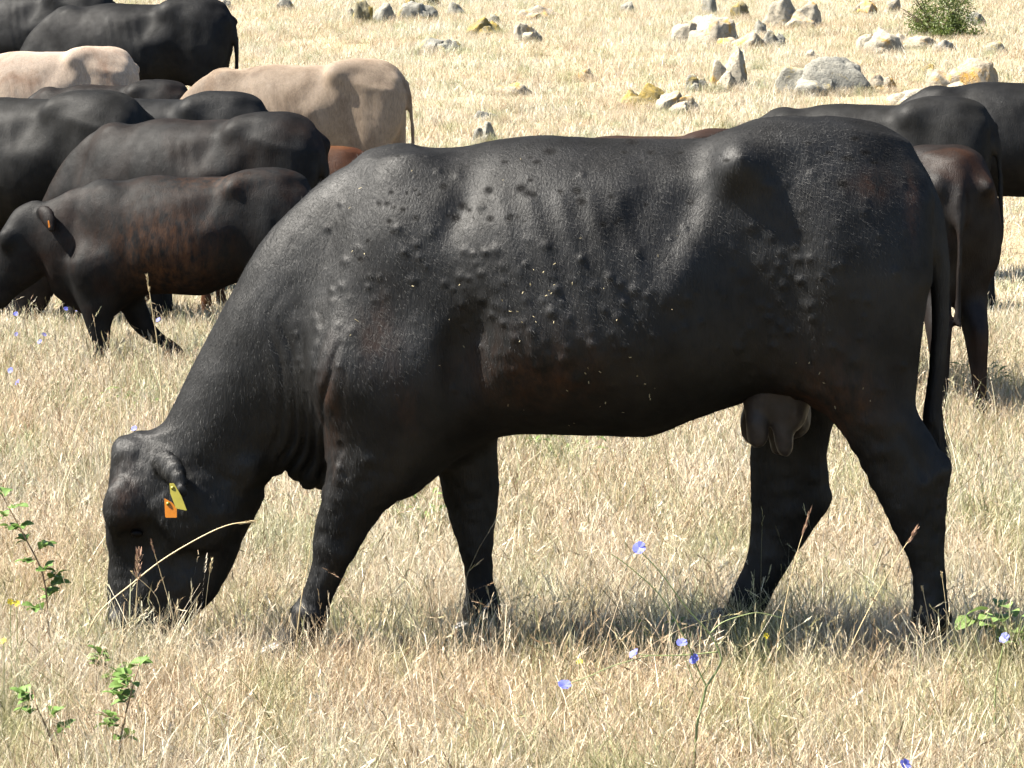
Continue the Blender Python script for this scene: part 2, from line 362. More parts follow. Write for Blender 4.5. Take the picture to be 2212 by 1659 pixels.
def build_cow(h, hip=1.0, fat=1.0, neck=NECK, head=HEAD, legs=None, tail=TAIL, lo=(-1.06, -.47, -.03), hi=(1.14, .47, 1.40), detail=True):
    f = Field(lo, hi, h)
    tr = ed(TORSO); tr = [(a, b, c, d, e, w * fat, g, p) for a, b, c, d, e, w, g, p in tr]
    f.loft(tr, .03, 5)
    f.loft(ed(neck), .09)
    f.loft(ed(head), .05)
    for L, k in zip(legs or (HIND_N, HIND_F, FORE_N, FORE_F), (.16, .10, .12, .07)): f.loft(ed(L), k)
    # mirror shoulder mass and thigh mass on the far side so both flanks read as muscle
    b = lambda px, py, Y: at(px, py, Y)
    for s in (-1, 1):
        f.ball(b(1600, 362, s * (.224 if detail else .212)), (.045, .040, .040), .10 if detail else .10 * hip)                 # hook bones
        f.ball(b(1660, 315, s * .11), (.12, .09, .045), .09)
        f.ball(b(1955, 420, s * .115), (.060, .045, .055), .08)                        # pin bones
        f.ball(b(1500, 455, s * .365), (.14, .06, .085), .12, sub=True)                # hollow before the hook
        if detail: f.ball(b(1640, 640, s * .44), (.12, .09, .18), .15, sub=True)                  # flank hollow
        f.ball(b(900, 490, s * .130), (.085, .05, .14), .14, rot=.25)                  # shoulder blade
        f.ball(b(800, 800, s * .20), (.10, .06, .12), .10)                             # point of shoulder
        if not detail: continue
        f.ball(b(1010, 800, s * .33), (.05, .06, .16), .07, sub=True, rot=-.15)        # hollow behind the elbow
    f.loft(tail_st(tail), .04)
    return f

def ear(f, base, mid, tip, w):
    "leaf-shaped ear: flattened balls along an arc"
    base, mid, tip = map(np.array, (base, mid, tip))
    for t in np.linspace(0, 1, 7):
        p = (1 - t) ** 2 * base + 2 * t * (1 - t) * mid + t * t * tip
        r = w * (0.45 + 1.1 * math.sin(math.pi * min(1, t * .85 + .1)) * .55)
        f.ball(p, (r * .8, r * .34, r), .012)

def finish(name, f, mat, amp=0.004, it=2, extra=None, seed=0):
    V, F = f.mesh(); V = relax(V, F, it)
    if extra: V, attrs = extra(V, F)
    else: attrs = {}
    N = normals(V, F)
    V = V + N * (vnoise(V, 9, seed) * amp + vnoise(V, 24, seed + 1) * amp * .45)[:, None]
    me = fast_mesh(name, V, F); me.materials.append(mat)
    for k, v in attrs.items():
        me.attributes.new(k, 'FLOAT', 'POINT').data.foreach_set('value', v.astype(np.float32))
    o = bpy.data.objects.new(name, me); col.objects.link(o)
    return o, V, F

# ------------------------------------------------------------------ ground
def ground_material():
    m, nt, b = new_mat('dry_ground')
    tc = nd(nt, 'ShaderNodeTexCoord').outputs['Object']
    n1 = noise(nt, tc, 0.55, 6, 0.6); n2 = noise(nt, mapping(nt, tc, (70, 28, 40)), 1.0, 5, 0.7); n3 = noise(nt, tc, 9, 5, 0.6)
    straw = ramp(nt, n2, [(0.28, (0.0605, 0.04125, 0.02475)), (0.45, (0.1485, 0.1128, 0.06875)), (0.62, (0.2585, 0.22, 0.1485)), (0.8, (0.33, 0.2915, 0.209))])
    c = mix(nt, ramp(nt, n1, [(0.48, (0, 0, 0)), (0.75, (0.3025, 0.3025, 0.3025))]), straw, (0.1815, 0.176, 0.0935, 1))
    c = mix(nt, ramp(nt, n3, [(0.54, (0, 0, 0)), (0.72, (0.33, 0.33, 0.33))]), c, (0.0935, 0.06325, 0.0385, 1))
    nt.links.new(c, b.inputs['Base Color']); b.inputs['Roughness'].default_value = 0.9; b.inputs['Specular IOR Level'].default_value = 0.1
    bp = nd(nt, 'ShaderNodeBump'); bp.inputs['Strength'].default_value = 0.8; bp.inputs['Distance'].default_value = 0.03
    nt.links.new(n2, bp.inputs['Height']); nt.links.new(bp.outputs[0], b.inputs['Normal'])
    return m
xs = np.concatenate([[-900, -500, -250, -120, -60, -30], np.linspace(-16, 16, 81), [30, 60, 120, 250, 500, 900]])
ys = np.concatenate([[-60, -30, -14], np.linspace(-8, 60, 171), [66, 75, 90, 110, 140, 180, 240, 320, 420, 560, 720, 890]])
gx, gy = np.meshgrid(xs, ys, indexing='ij'); gv = np.stack([gx, gy, gz(gx, gy)], -1).reshape(-1, 3)
ii = np.arange(gx.size).reshape(gx.shape)
gf = np.stack([ii[:-1, :-1], ii[1:, :-1], ii[1:, 1:], ii[:-1, 1:]], -1).reshape(-1, 4)
gme = fast_mesh('ground', gv, gf); gme.materials.append(ground_material())
ground = bpy.data.objects.new('ground', gme); col.objects.link(ground)
tag(ground, 'dry pasture rising to a stony hillside behind the cattle', None, None, 'structure')

# ------------------------------------------------------------------ the grazing cow in front
f = build_cow(0.0062)
b0 = at
# poll, brow, eye socket, nostril, jaw and dewlap detail
f.ball(at(285, 968, 0), (.040, .060, .030), .04)
for s in (-1, 1):
    f.ball(at(262, 1110, s * .085), (.040, .030, .050), .04)                 # brow
    f.ball(at(300, 1150, s * .118), (.022, .016, .020), .03, sub=True)       # eye socket
    f.ball(at(268, 1085, s * .080), (.045, .034, .060), .03)
    f.ball(at(330, 1190, s * .100), (.030, .020, .060), .05, sub=True)
    f.ball(at(420, 1215, s * .082), (.050, .020, .045), .04, sub=True)
    f.ball(at(430, 1110, s * .085), (.085, .030, .075), .06)                 # cheek
    f.ball(at(255, 1340, s * .045), (.022, .026, .022), .02)                 # nostril wing
    f.ball(at(275, 1215, s * .095), (.03, .03, .07), .05, sub=True)          # hollow below the eye
ear(f, at(338, 995, -.080), at(378, 1000, -.15), at(394, 1062, -.195), .036)
ear(f, at(335, 1000, .085), at(375, 1010, .17), at(385, 1050, .20), .045)
f.ball(at(538, 1012, -.085), (.024, .018, .040), .05)                          # fold of skin at the throat
f.ball(at(680, 1020, 0), (.05, .06, .035), .04)                              # brisket

def gauss(V, px, py, rx, ry, Y, rot=0.0):
    c = at(px, py, Y); a, b = rx / 863, ry / 863
    dx, dz = V[:, 0] - c[0], V[:, 2] - c[2]; ca, sa = math.cos(rot), math.sin(rot)
    u, w = dx * ca + dz * sa, -dx * sa + dz * ca
    return np.exp(-((u / a) ** 2 + (w / b) ** 2)) * (1 / (1 + np.exp((V[:, 1] + .03) * 60)))
def capsule_g(V, p, q, r, Y):
    a, b = at(*p, Y)[[0, 2]], at(*q, Y)[[0, 2]]; P = V[:, [0, 2]]; d = b - a
    t = np.clip(((P - a) @ d) / (d @ d), 0, 1); D = np.linalg.norm(P - a - t[:, None] * d, axis=1)
    return np.exp(-(D / (r / 863)) ** 2) * (1 / (1 + np.exp((V[:, 1] + .03) * 60)))
def main_extra(V, F):
    N = normals(V, F); D = np.zeros(len(V))
    g = lambda *a, **k: gauss(V, *a, **k)
    D += -.020 * g(1500, 440, 80, 80, -.3) + .012 * capsule_g(V, (1592, 340), (1450, 630), 36, -.3) - .012 * g(1610, 540, 55, 120, -.3, rot=-.35)   # flank cord
    D += -.008 * g(1690, 520, 70, 120, -.25) - .012 * g(1690, 680, 80, 130, -.2)
    D += -.022 * g(830, 680, 120, 95, -.2) + .014 * g(680, 830, 90, 110, -.18)
    D += .016 * g(1170, 770, 170, 90, -.33, rot=.25) - .020 * g(990, 770, 40, 150, -.25)
    D += -.012 * g(1385, 440, 40, 75, -.32, rot=-.5) - .014 * g(990, 460, 30, 60, -.25, rot=-.5)
    D += .010 * capsule_g(V, (1980, 440), (1990, 600), 30, -.1) + .008 * capsule_g(V, (1660, 560), (1690, 830), 40, -.2)
    D += -.010 * g(1830, 640, 60, 140, -.25) + .010 * g(1780, 560, 60, 110, -.25)
    # thin ribs
    for k, x0 in enumerate((1110, 1175, 1240, 1305, 1370)):
        D += .0035 * capsule_g(V, (x0 - 30, 440), (x0 + 50, 760), 18, -.33)
    # hanging folds of neck skin in front of the shoulder
    X = (V[:, 0] - at(640, 800, -.15)[0]) * 863; Zp = (at(640, 880, -.15)[2] - V[:, 2]) * 863
    warp = vnoise(V, 4, 3) * 34 + vnoise(V, 10, 4) * 16
    ph = (X + warp + .10 * Zp) / 33 * 2 * math.pi
    wr = (1 - np.abs(np.sin(ph / 2))) ** 1.5
    mask = np.exp(-((X - 20) / 75) ** 4) * np.exp(-((Zp - 20) / 170) ** 4) * (V[:, 1] < 0.02)
    D += (-.034 * wr + .010) * mask * (.55 + .8 * vnoise(V, 6, 8))
    X2 = X + 70; ph2 = (X2 * .8 + (Zp + 300) * .45 + 1.5 * warp) / 30 * 2 * math.pi          # fine crest wrinkles
    m2 = np.exp(-((X2 + 10) / 80) ** 4) * np.exp(-((Zp + 270) / 140) ** 4)
    D += -.0022 * (1 - np.abs(np.sin(ph2 / 2))) * m2 * (.5 + .9 * vnoise(V, 9, 41))
    # wrinkled skin above the udder and behind the elbow
    m3 = g(1740, 870, 70, 60, -.2) + g(1880, 1000, 40, 90, -.2)
    D += .006 * m3 * vnoise(V, 42, 12)
    # joints and tendons of the legs
    for p, q, r_, a_, Y in (((690, 1180), (745, 1195), 20, .007, -.17), ((1010, 1190), (1050, 1192), 18, .006, .158), ((640, 1318), (698, 1330), 15, .006, -.17), ((1006, 1315), (1074, 1308), 15, .005, .158), ((1990, 1040), (2046, 1000), 18, .008, -.187), ((1985, 1330), (2045, 1330), 14, .005, -.188),
                            ((1700, 1110), (1780, 1080), 20, .007, .178), ((1560, 1350), (1630, 1330), 14, .005, .178), ((740, 980), (700, 1130), 16, .006, -.18), ((800, 1010), (745, 1150), 14, -.005, -.18), ((2030, 940), (2040, 1000), 10, -.006, -.187), ((2000, 1100), (2008, 1280), 10, -.004, -.188), ((700, 1210), (668, 1300), 8, -.004, -.17), ((1940, 930), (1990, 1020), 14, -.006, -.187)):
        D += a_ * capsule_g(V, p, q, r_, Y) if Y < 0 else a_ * np.exp(-((np.hypot(V[:, 0] - at(*p, Y)[0], V[:, 2] - at(*p, Y)[2])) / (r_ / 500)) ** 2)
    low = np.clip((.62 - V[:, 2]) / .2, 0, 1); D += low * (.0022 * vnoise(V, 34, 51) + .0014 * vnoise(V, 70, 52))
    shag = g(1180, 800, 150, 70, -.3) + g(1810, 860, 90, 100, -.2) + g(1880, 1020, 50, 90, -.2) + g(760, 960, 60, 90, -.2)
    shag = shag + .8 * g(290, 985, 60, 45, -.05) + .5 * g(275, 1070, 40, 60, -.08)
    D += shag * (.0028 * vnoise(V * [1, 1, .5], 60, 61) + .002 * vnoise(V, 30, 62))
    V = V + N * D[:, None]
    # nodules under the hide: soft lumps, densest on the ribs, flank and thigh
    lumps = []; r2 = np.random.default_rng(11)
    def cloud(n, cx, cy, sx, sy, rot, smin, smax, a):
        for _ in range(n):
            u, w = r2.normal(0, 1, 2); lumps.append((cx + u * sx * math.cos(rot) - w * sy * math.sin(rot), cy + u * sx * math.sin(rot) + w * sy * math.cos(rot), r2.uniform(smin, smax), a * r2.uniform(.5, 1.3)))
    cloud(46, 1265, 640, 120, 62, .2, 5, 10, .0046); cloud(26, 1090, 650, 80, 60, .5, 5, 10, .0040)
    cloud(22, 1650, 560, 40, 100, 0, 6, 11, .0048); cloud(30, 1680, 720, 34, 95, .1, 6, 12, .0050)
    cloud(16, 930, 560, 70, 40, .5, 5, 9, .0034); cloud(24, 1200, 780, 100, 40, .3, 6, 12, .0042)
    cloud(14, 745, 1010, 40, 50, 0, 7, 13, .0045); cloud(12, 690, 760, 60, 60, 0, 5, 9, .003); cloud(12, 1850, 480, 80, 70, 0, 5, 9, .003)
    cloud(34, 1000, 600, 150, 90, .4, 4, 8, .0034); cloud(30, 1500, 620, 120, 90, 0, 4, 8, .0034); cloud(34, 1780, 640, 90, 150, 0, 5, 9, .0034); cloud(24, 760, 700, 70, 120, 0, 5, 9, .003)
    kept = []
    for q in lumps:
        if all((q[0] - k[0]) ** 2 + (q[1] - k[1]) ** 2 > (1.7 * (q[2] + k[2]) * .8) ** 2 for k in kept): kept.append(q)
    lumps = kept
    lump = np.zeros(len(V)); near = V[:, 1] < -.02
    VX, VZ = V[near][:, 0], V[near][:, 2]; acc = np.zeros(near.sum())
    for px, py, r, a in lumps:
        c = at(px, py, -.28); q = ((VX - c[0]) ** 2 + (VZ - c[2]) ** 2) / (r / 863 * 1.15) ** 2
        s = q < 6; acc[s] += a * np.exp(-q[s])
    lump[near] = np.minimum(acc, .010)
    # dark matte spots along the upper back
    spots = np.zeros(len(V)); sa = np.zeros(near.sum())
    sp = [(x, y, r) for x, y, r in ((958, 403, 7), (845, 416, 5), (818, 440, 5), (836, 440, 5), (850, 447, 4), (870, 452, 5), (897, 410, 4), (1056, 410, 8), (1090, 350, 7), (1160, 350, 9), (1188, 328, 12), (1370, 308, 12), (1410, 330, 8),
          (1125, 405, 9), (1140, 415, 7), (1152, 418, 7), (1245, 410, 8), (1255, 432, 9), (1210, 412, 5), (1350, 330, 6), (1385, 350, 5), (1490, 435, 7), (1565, 345, 7), (1475, 330, 6), (1100, 470, 6), (1300, 480, 6), (1335, 470, 5), (1060, 470, 7),
          (780, 560, 6), (795, 520, 5), (850, 500, 5), (900, 470, 6), (1830, 342, 12), (1815, 395, 10), (1870, 330, 10), (1890, 350, 8), (1790, 330, 7), (1745, 310, 6), (1850, 300, 9), (985, 470, 9), (1000, 445, 9))]
    for _ in range(18):
        sp.append((r2.uniform(820, 1560), r2.uniform(315, 480), r2.uniform(2.5, 5.5)))
    for px, py, r in sp:
        c = at(px, py, -.2); fl = .45 if py < 380 else .8
        q = ((VX - c[0]) ** 2 + ((VZ - c[2]) / fl) ** 2) / (r / 863) ** 2
        s = q < 6; sa[s] = np.maximum(sa[s], np.exp(-q[s] * q[s] * .5))
    spots[near] = sa * .6
    V = V + N * (lump - .0006 * spots)[:, None]
    # rusty brown hair low on the belly, elbow and thigh
    g = lambda *a, **k: gauss(V, *a, **k)
    brown = g(1150, 800, 130, 70, -.3) * .9 + g(880, 870, 30, 60, -.2) * .7 + g(720, 880, 25, 110, -.18) * .7 + g(1800, 830, 90, 90, -.2, rot=-.6) * .7 \
        + g(1880, 400, 40, 30, -.2) * .6 + g(1960, 450, 14, 60, -.12) + g(275, 1070, 30, 60, -.08) * .7 + g(820, 720, 40, 80, -.2) * .5 + g(1840, 900, 60, 60, -.2) * .4
    return V, {'spot': spots, 'brown': np.clip(brown, 0, 1)}
cow, CV, CF = finish('grazing_cow', f, M['black'], .0022, 2, main_extra, 21)
del f
tag(cow, 'large black cow grazing in the foreground, lumpy hide, yellow ear tags, pink-grey teats', 'cow', 'cattle grazing on the pasture')
tag(cow, 'large lumpy-hided black cow grazing in the foreground with yellow ear tags and udder')
# short coat hairs
def fur(n, length, width, seed):
    r = np.random.default_rng(seed); fi = r.integers(0, len(CF), n); q = CF[fi]
    u, w = r.random((2, n, 1)); P = (CV[q[:, 0]] * (1 - u) + CV[q[:, 1]] * u) * (1 - w) + (CV[q[:, 3]] * (1 - u) + CV[q[:, 2]] * u) * w
    NN = normals(CV, CF); N = NN[q[:, 0]]
    flow = np.tile(np.array([.75, 0, -.65]), (n, 1))
    legm = P[:, 2] < .52; flow[legm] = (.1, 0, -1)
    hd = P[:, 0] < -.62; flow[hd] = (-.2, 0, -1)
    tailm = P[:, 0] > 1.0; flow[tailm] = (0, 0, -1)
    flow += r.normal(0, .28, (n, 3)) + .5 * np.stack([vnoise(P, 6, 31), vnoise(P, 6, 32), vnoise(P, 6, 33)], 1)
    flow -= N * (flow * N).sum(1)[:, None]; flow /= np.linalg.norm(flow, axis=1)[:, None] + 1e-9
    L = length * r.uniform(.6, 1.5, (n, 1)) * np.where(P[:, 2:3] < .62, 1.25, 1)
    lift = r.uniform(.12, .42, (n, 1))
    S = np.cross(flow, N); T = P + flow * L + N * L * lift; Mi = P + flow * L * .5 + N * L * lift * .7
    Wd = width * r.uniform(.7, 1.3, (n, 1))
    V = np.concatenate([P - S * Wd - N * .001, P + S * Wd - N * .001, Mi + S * Wd * .7, Mi - S * Wd * .7, T]); k = np.arange(n)
    tri = np.concatenate([np.stack([k, k + n, k + 2 * n], 1), np.stack([k, k + 2 * n, k + 3 * n], 1), np.stack([k + 3 * n, k + 2 * n, k + 4 * n], 1)])
    me = fast_mesh('coat_hair', V, tri); me.materials.append(M['hair'])
    o = bpy.data.objects.new('coat_hair', me); col.objects.link(o); o.parent = cow
    tag(o, kind='stuff')
fur(90000, .012, .00030, 5)
# tail switch
r = np.random.default_rng(9); V, Fc = [], []
for k in range(260):
    t0 = r.uniform(0, 1); c = at(2018 + 6 * t0, 850 + 110 * t0, -.03); a = r.uniform(0, 6.28)
    p = c + np.array([math.cos(a), math.sin(a), 0]) * r.uniform(.004, .02); L = r.uniform(.08, .17)
    e = at(2043 + r.normal(0, 9), min(1035, 960 + 60 * r.random() + 30 * t0), -.03 + r.normal(0, .012))
    mid = (p + e) / 2 + r.normal(0, .006, 3) + np.array([-.008, 0, 0]); i = len(V); w = np.array([.0009, .0006, 0])
    V += [p - w, p + w, mid + w, mid - w, e]; Fc += [(i, i + 1, i + 2, i + 3), (i + 3, i + 2, i + 4)]
mesh_obj('tail_switch', [tuple(v) for v in V], Fc, M['hair'], cow)
# udder with four teats
fu = Field(at(1560, 1010, 0) - [0, .24, 0], at(1800, 760, 0) + [0, .20, 0], .0055)
fu.ball(at(1680, 835, -.03), (.100, .11, .065), .05); fu.ball(at(1641, 882, -.09), (.036, .036, .044), .04); fu.ball(at(1705, 888, -.09), (.048, .040, .056), .04)
fu.ball(at(1640, 890, .06), (.042, .042, .050), .05); fu.ball(at(1710, 898, .06), (.050, .045, .060), .05)
def teat(px, py, Y, r, ln):
    for t in np.linspace(0, 1, 9):
        q = r * (1.15 - .25 * t) if t < .9 else r * .8
        fu.ball(at(px + 4 * t, py + ln * t, Y), (q, q, q * 1.05), .012)
teat(1633, 905, -.105, .0215, 46); teat(1692, 905, -.10, .0205, 68); teat(1620, 905, .055, .019, 40); teat(1677, 905, .05, .019, 64)
V, Fq = fu.mesh(); V = relax(V, Fq, 2); N = normals(V, Fq)
V = V + N * (vnoise(V * [1, 1, .5], 110, 4) * .0014 + vnoise(V, 28, 5) * .0035)[:, None]
me = fast_mesh('udder', V, Fq); me.materials.append(M['skin']); o = bpy.data.objects.new('udder', me); col.objects.link(o); o.parent = cow
tag(o, 'grey-brown bare udder with four thick teats')
# eyes, hooves, ear tags
def small_field(name, lo, hi, h, balls, mat, parent):
    q = Field(lo, hi, h)
    for bl in balls: q.ball(*bl)
    V, Fq = q.mesh(); me = fast_mesh(name, relax(V, Fq, 1), Fq); me.materials.append(mat)
    o = bpy.data.objects.new(name, me); col.objects.link(o); o.parent = parent; return o
for s in (-1, 1):
    e = at(296, 1152, s * .090); small_field('eye', e - .03, e + .03, .0025, [(e, (.016, .012, .011), .004)], M['eye'], cow)
for px, py, Y, tilt in ((620, 1400, -.17, 30), (1035, 1408, .158, 4), (1530, 1408, .178, 30), (2010, 1416, -.188, 6)):
    c = at(px, py, Y); c[2] = float(gz(c[0], c[1])) + .028
    bl = []
    for s in (-1, 1):
        for t in np.linspace(0, 1, 5):
            bl.append((c + np.array([.03 - .085 * t, s * .021, .012 * (1 - t) - .012 * t]), (.026 - .006 * t, .019 - .006 * t, .030 - .012 * t), .012))
    small_field('hoof', c - [.13, .07, .06], c + [.09, .07, .07], .004, bl, M['horn'], cow)
def plate(name, pts, Y0, Y1, th, mat, parent):
    "thin rounded plastic plate; Y runs from the top edge to the bottom edge"
    P = np.array(pts, float); c = catmull(np.vstack([P, P[:1]]), 1)[:-1]; y0, y1 = P[:, 1].min(), P[:, 1].max()
    ring = []
    n = len(P)
    for i in range(n):                                                      # rounded corners
        a, b, d = P[i - 1], P[i], P[(i + 1) % n]
        for t in (0.15, 0.05): ring.append(b + (a - b) * t)
        for t in (0.05, 0.15): ring.append(b + (d - b) * t)
    V = []
    for dy in (-th / 2, th / 2):
        for x, y in ring:
            t = (y - y0) / (y1 - y0); V.append(tuple(at(x, y, Y0 + (Y1 - Y0) * t) + np.array([0, dy, 0])))
    k = len(ring); Fc = [list(range(k))[::-1], list(range(k, 2 * k))] + [(i, (i + 1) % k, k + (i + 1) % k, k + i) for i in range(k)]
    return mesh_obj(name, V, Fc, mat, parent, smooth=False)
t1 = plate('ear_tag', [(366, 1044), (376, 1044), (392, 1072), (404, 1103), (380, 1098), (368, 1066)], -.205, -.235, .003, M['tag_yellow'], cow); tag(t1, 'yellow ear tag seen from the front')
t2 = plate('ear_tag', [(355, 1076), (372, 1086), (382, 1098), (382, 1118), (357, 1118)], -.200, -.215, .003, M['tag_orange'], cow); tag(t2, 'orange ear tag lit through from behind')
for t_, (px, py, Y) in ((t1, (373, 1054, -.211)), (t2, (363, 1088, -.206))):
    c = at(px, py, Y); small_field('stud', c - .012, c + .012, .0016, [(c, (.005, .005, .005), .002)], M['tag_yellow'], t_)
# bits of straw and burrs caught in the hide
r = np.random.default_rng(4); V, Fc = [], []
near = np.nonzero((CV[:, 1] < -.1) & (CV[:, 2] > .45))[0]; NN = normals(CV, CF)
spotlist = [(r.uniform(1060, 1200), r.uniform(560, 700)) for _ in range(14)] + [(r.uniform(1180, 1420), r.uniform(760, 930)) for _ in range(16)] + [(r.uniform(700, 1500), r.uniform(330, 900)) for _ in range(24)] + [(r.uniform(1720, 1900), r.uniform(740, 900)) for _ in range(7)] + [(1463, 512), (1127, 350), (1133, 884)]
for px, py in spotlist:
    c = at(px, py, -.3); j = near[np.argmin((CV[near][:, 0] - c[0]) ** 2 + (CV[near][:, 2] - c[2]) ** 2)]
    p, n = CV[j] + NN[j] * .004, NN[j]; d = r.normal(0, 1, 3); d -= n * (d @ n); d /= np.linalg.norm(d); s = np.cross(n, d)
    L = r.uniform(.0010, .0034) * (2 if r.random() < .08 else 1); w = r.uniform(.0006, .0013); i = len(V)
    V += [tuple(p - d * L - s * w), tuple(p + d * L - s * w + n * .003), tuple(p + d * L + s * w + n * .003), tuple(p - d * L + s * w), tuple(p + n * .0025), ]
    Fc += [(i, i + 1, i + 4), (i + 1, i + 2, i + 4), (i + 2, i + 3, i + 4), (i + 3, i, i + 4)]
tag(mesh_obj('straw_bits', V, Fc, M['straw'], cow, smooth=False), 'pale straw bits stuck in the hide', kind='stuff')

# ------------------------------------------------------------------ the herd behind
def shift(st, dx=0, flip=False, y=None): return [(r[0] + dx, r[1], r[2] + dx, r[3], (-r[4] if flip else r[4]), *r[5:]) for r in st]
STAND = (HIND_N, shift(HIND_N, -70, True), shift(FORE_F, -170, True), shift(FORE_F, -110))
STEP = (shift(HIND_F, 60, True), shift(HIND_N, -20, True), FORE_N, FORE_F)
NECK8 = [(860, 335, 800, 1040, 0, .16), (740, 348, 725, 1035, 0, .155), (665, 375, 645, 985, 0, .15), (595, 415, 580, 930, 0, .14), (530, 440, 548, 845, 0, .125), (480, 450, 510, 820, 0, .10)]
HEAD8 = [(500, 432, 560, 600, 0, .05), (440, 436, 548, 760, 0, .09, .42), (372, 475, 512, 850, 0, .106, .38, 2.2), (318, 555, 462, 890, 0, .108, .36, 2.2), (268, 650, 412, 925, 0, .088, .4, 2.2), (228, 750, 365, 965, 0, .074, .42, 2.2), (196, 850, 330, 1005, 0, .070, .45, 2.3), (190, 925, 296, 1030, 0, .045)]
LEG8 = (HIND_N, shift(HIND_N, -70, True), [(r[0] - 22, r[1], r[2] + 10, r[3], -r[4], r[5] * 1.1) for r in shift(FORE_F, -175)],
        [(900, 800, 1080, 760, .14, .09), (905, 920, 1065, 870, .15, .08), (930, 1010, 1060, 950, .155, .068), (965, 1080, 1085, 1020, .157, .056), (1015, 1140, 1110, 1085, .158, .047), (1075, 1185, 1150, 1130, .158, .040), (1130, 1215, 1195, 1165, .158, .038), (1180, 1250, 1245, 1205, .158, .04), (1215, 1300, 1285, 1262, .158, .04)])
CALF = tuple([(*r[:4], r[4] * (.55 if r[1] > 800 else .8), *r[5:]) for r in L] for L in STAND)
TAIL_ST = [(x, y, r * .9, Y) for x, y, r, Y in TAIL]
TAIL_LONG = [(1790, 300, .040, 0), (1880, 312, .042, 0), (1945, 350, .038, 0), (1995, 410, .030, 0), (2025, 490, .024, 0), (2038, 600, .019, 0), (2042, 720, .017, 0), (2044, 840, .018, 0), (2042, 920, .026, 0), (2040, 1000, .026, 0), (2036, 1060, .014, 0), (2034, 1090, .004, 0)]
herd = [  # label, px of the hip, distance, scale, yaw, coat, hip, fat, options
 ('far black cow cut off by the top left corner of the picture', 178, 29.0, 1.03, -14, 'bluish', 1, 1.0, {}),
 ('black cow standing side-on behind the cream cow, top left', 425, 27.0, 1.06, -6, 'black2', 1.2, 1.05, {}),
 ('cream cow with bony hips at the left edge, below the far black cows', 218, 25.0, .93, -4, 'cream', 1.1, .95, {}),
 ('small dark brown animal whose back just shows between the cream cow and the tan cow', 345, 24.0, .83, -8, 'darkbrown', 1, 1, {}),
 ('broad grey-black cow at the left edge, rump and tail turned to the viewer', 215, 18.6, 1.0, -24, 'greyblack', 1, 1.05, {}),
 ('blue-black cow half hidden between the broad grey-black cow and the tan cow', 487, 20.5, .97, -12, 'bluish', 1.4, 1, {}),
 ('dark brown cow with round rump just left of the orange-brown calf', 592, 18.0, .93, -14, 'darkbrown', 1, 1.05, {}),
 ('young brown-flanked black cow grazing at the left edge, its ear and front legs showing', 573, 15.2, .757, -2, 'brownblack', 1, .98, {'neck': NECK8, 'head': HEAD8, 'legs': LEG8}),
 ('pale tan cow with long thin hanging tail behind the dark cows', 786, 23.3, 1.0, -5, 'tan', 1.2, .94, {'tail': TAIL_LONG}),
 ('orange-brown calf whose back shows above the big cow\'s neck', 722, 19.2, .76, -6, 'orange', 1.2, 1, {}),
 ('brown cow of which only the back shows over the big cow\'s spine', 1560, 17.0, .865, -3, 'brown', 1.5, 1, {}),
 ('black cow with hooked hip and thick tail behind the big cow\'s rump', 2035, 19.4, .97, -16, 'greyblack', 1.5, 1, {'tail': TAIL_LONG}),
 ('black cow cut off by the right edge, deep belly showing', 2350, 21.6, 1.03, 0, 'black2', 1, 1.08, {}),
 ('dark brown calf with rusty edges standing behind the big cow\'s tail', 2040, 13.3, .86, -80, 'calf', .8, .88, {'legs': CALF}),
]
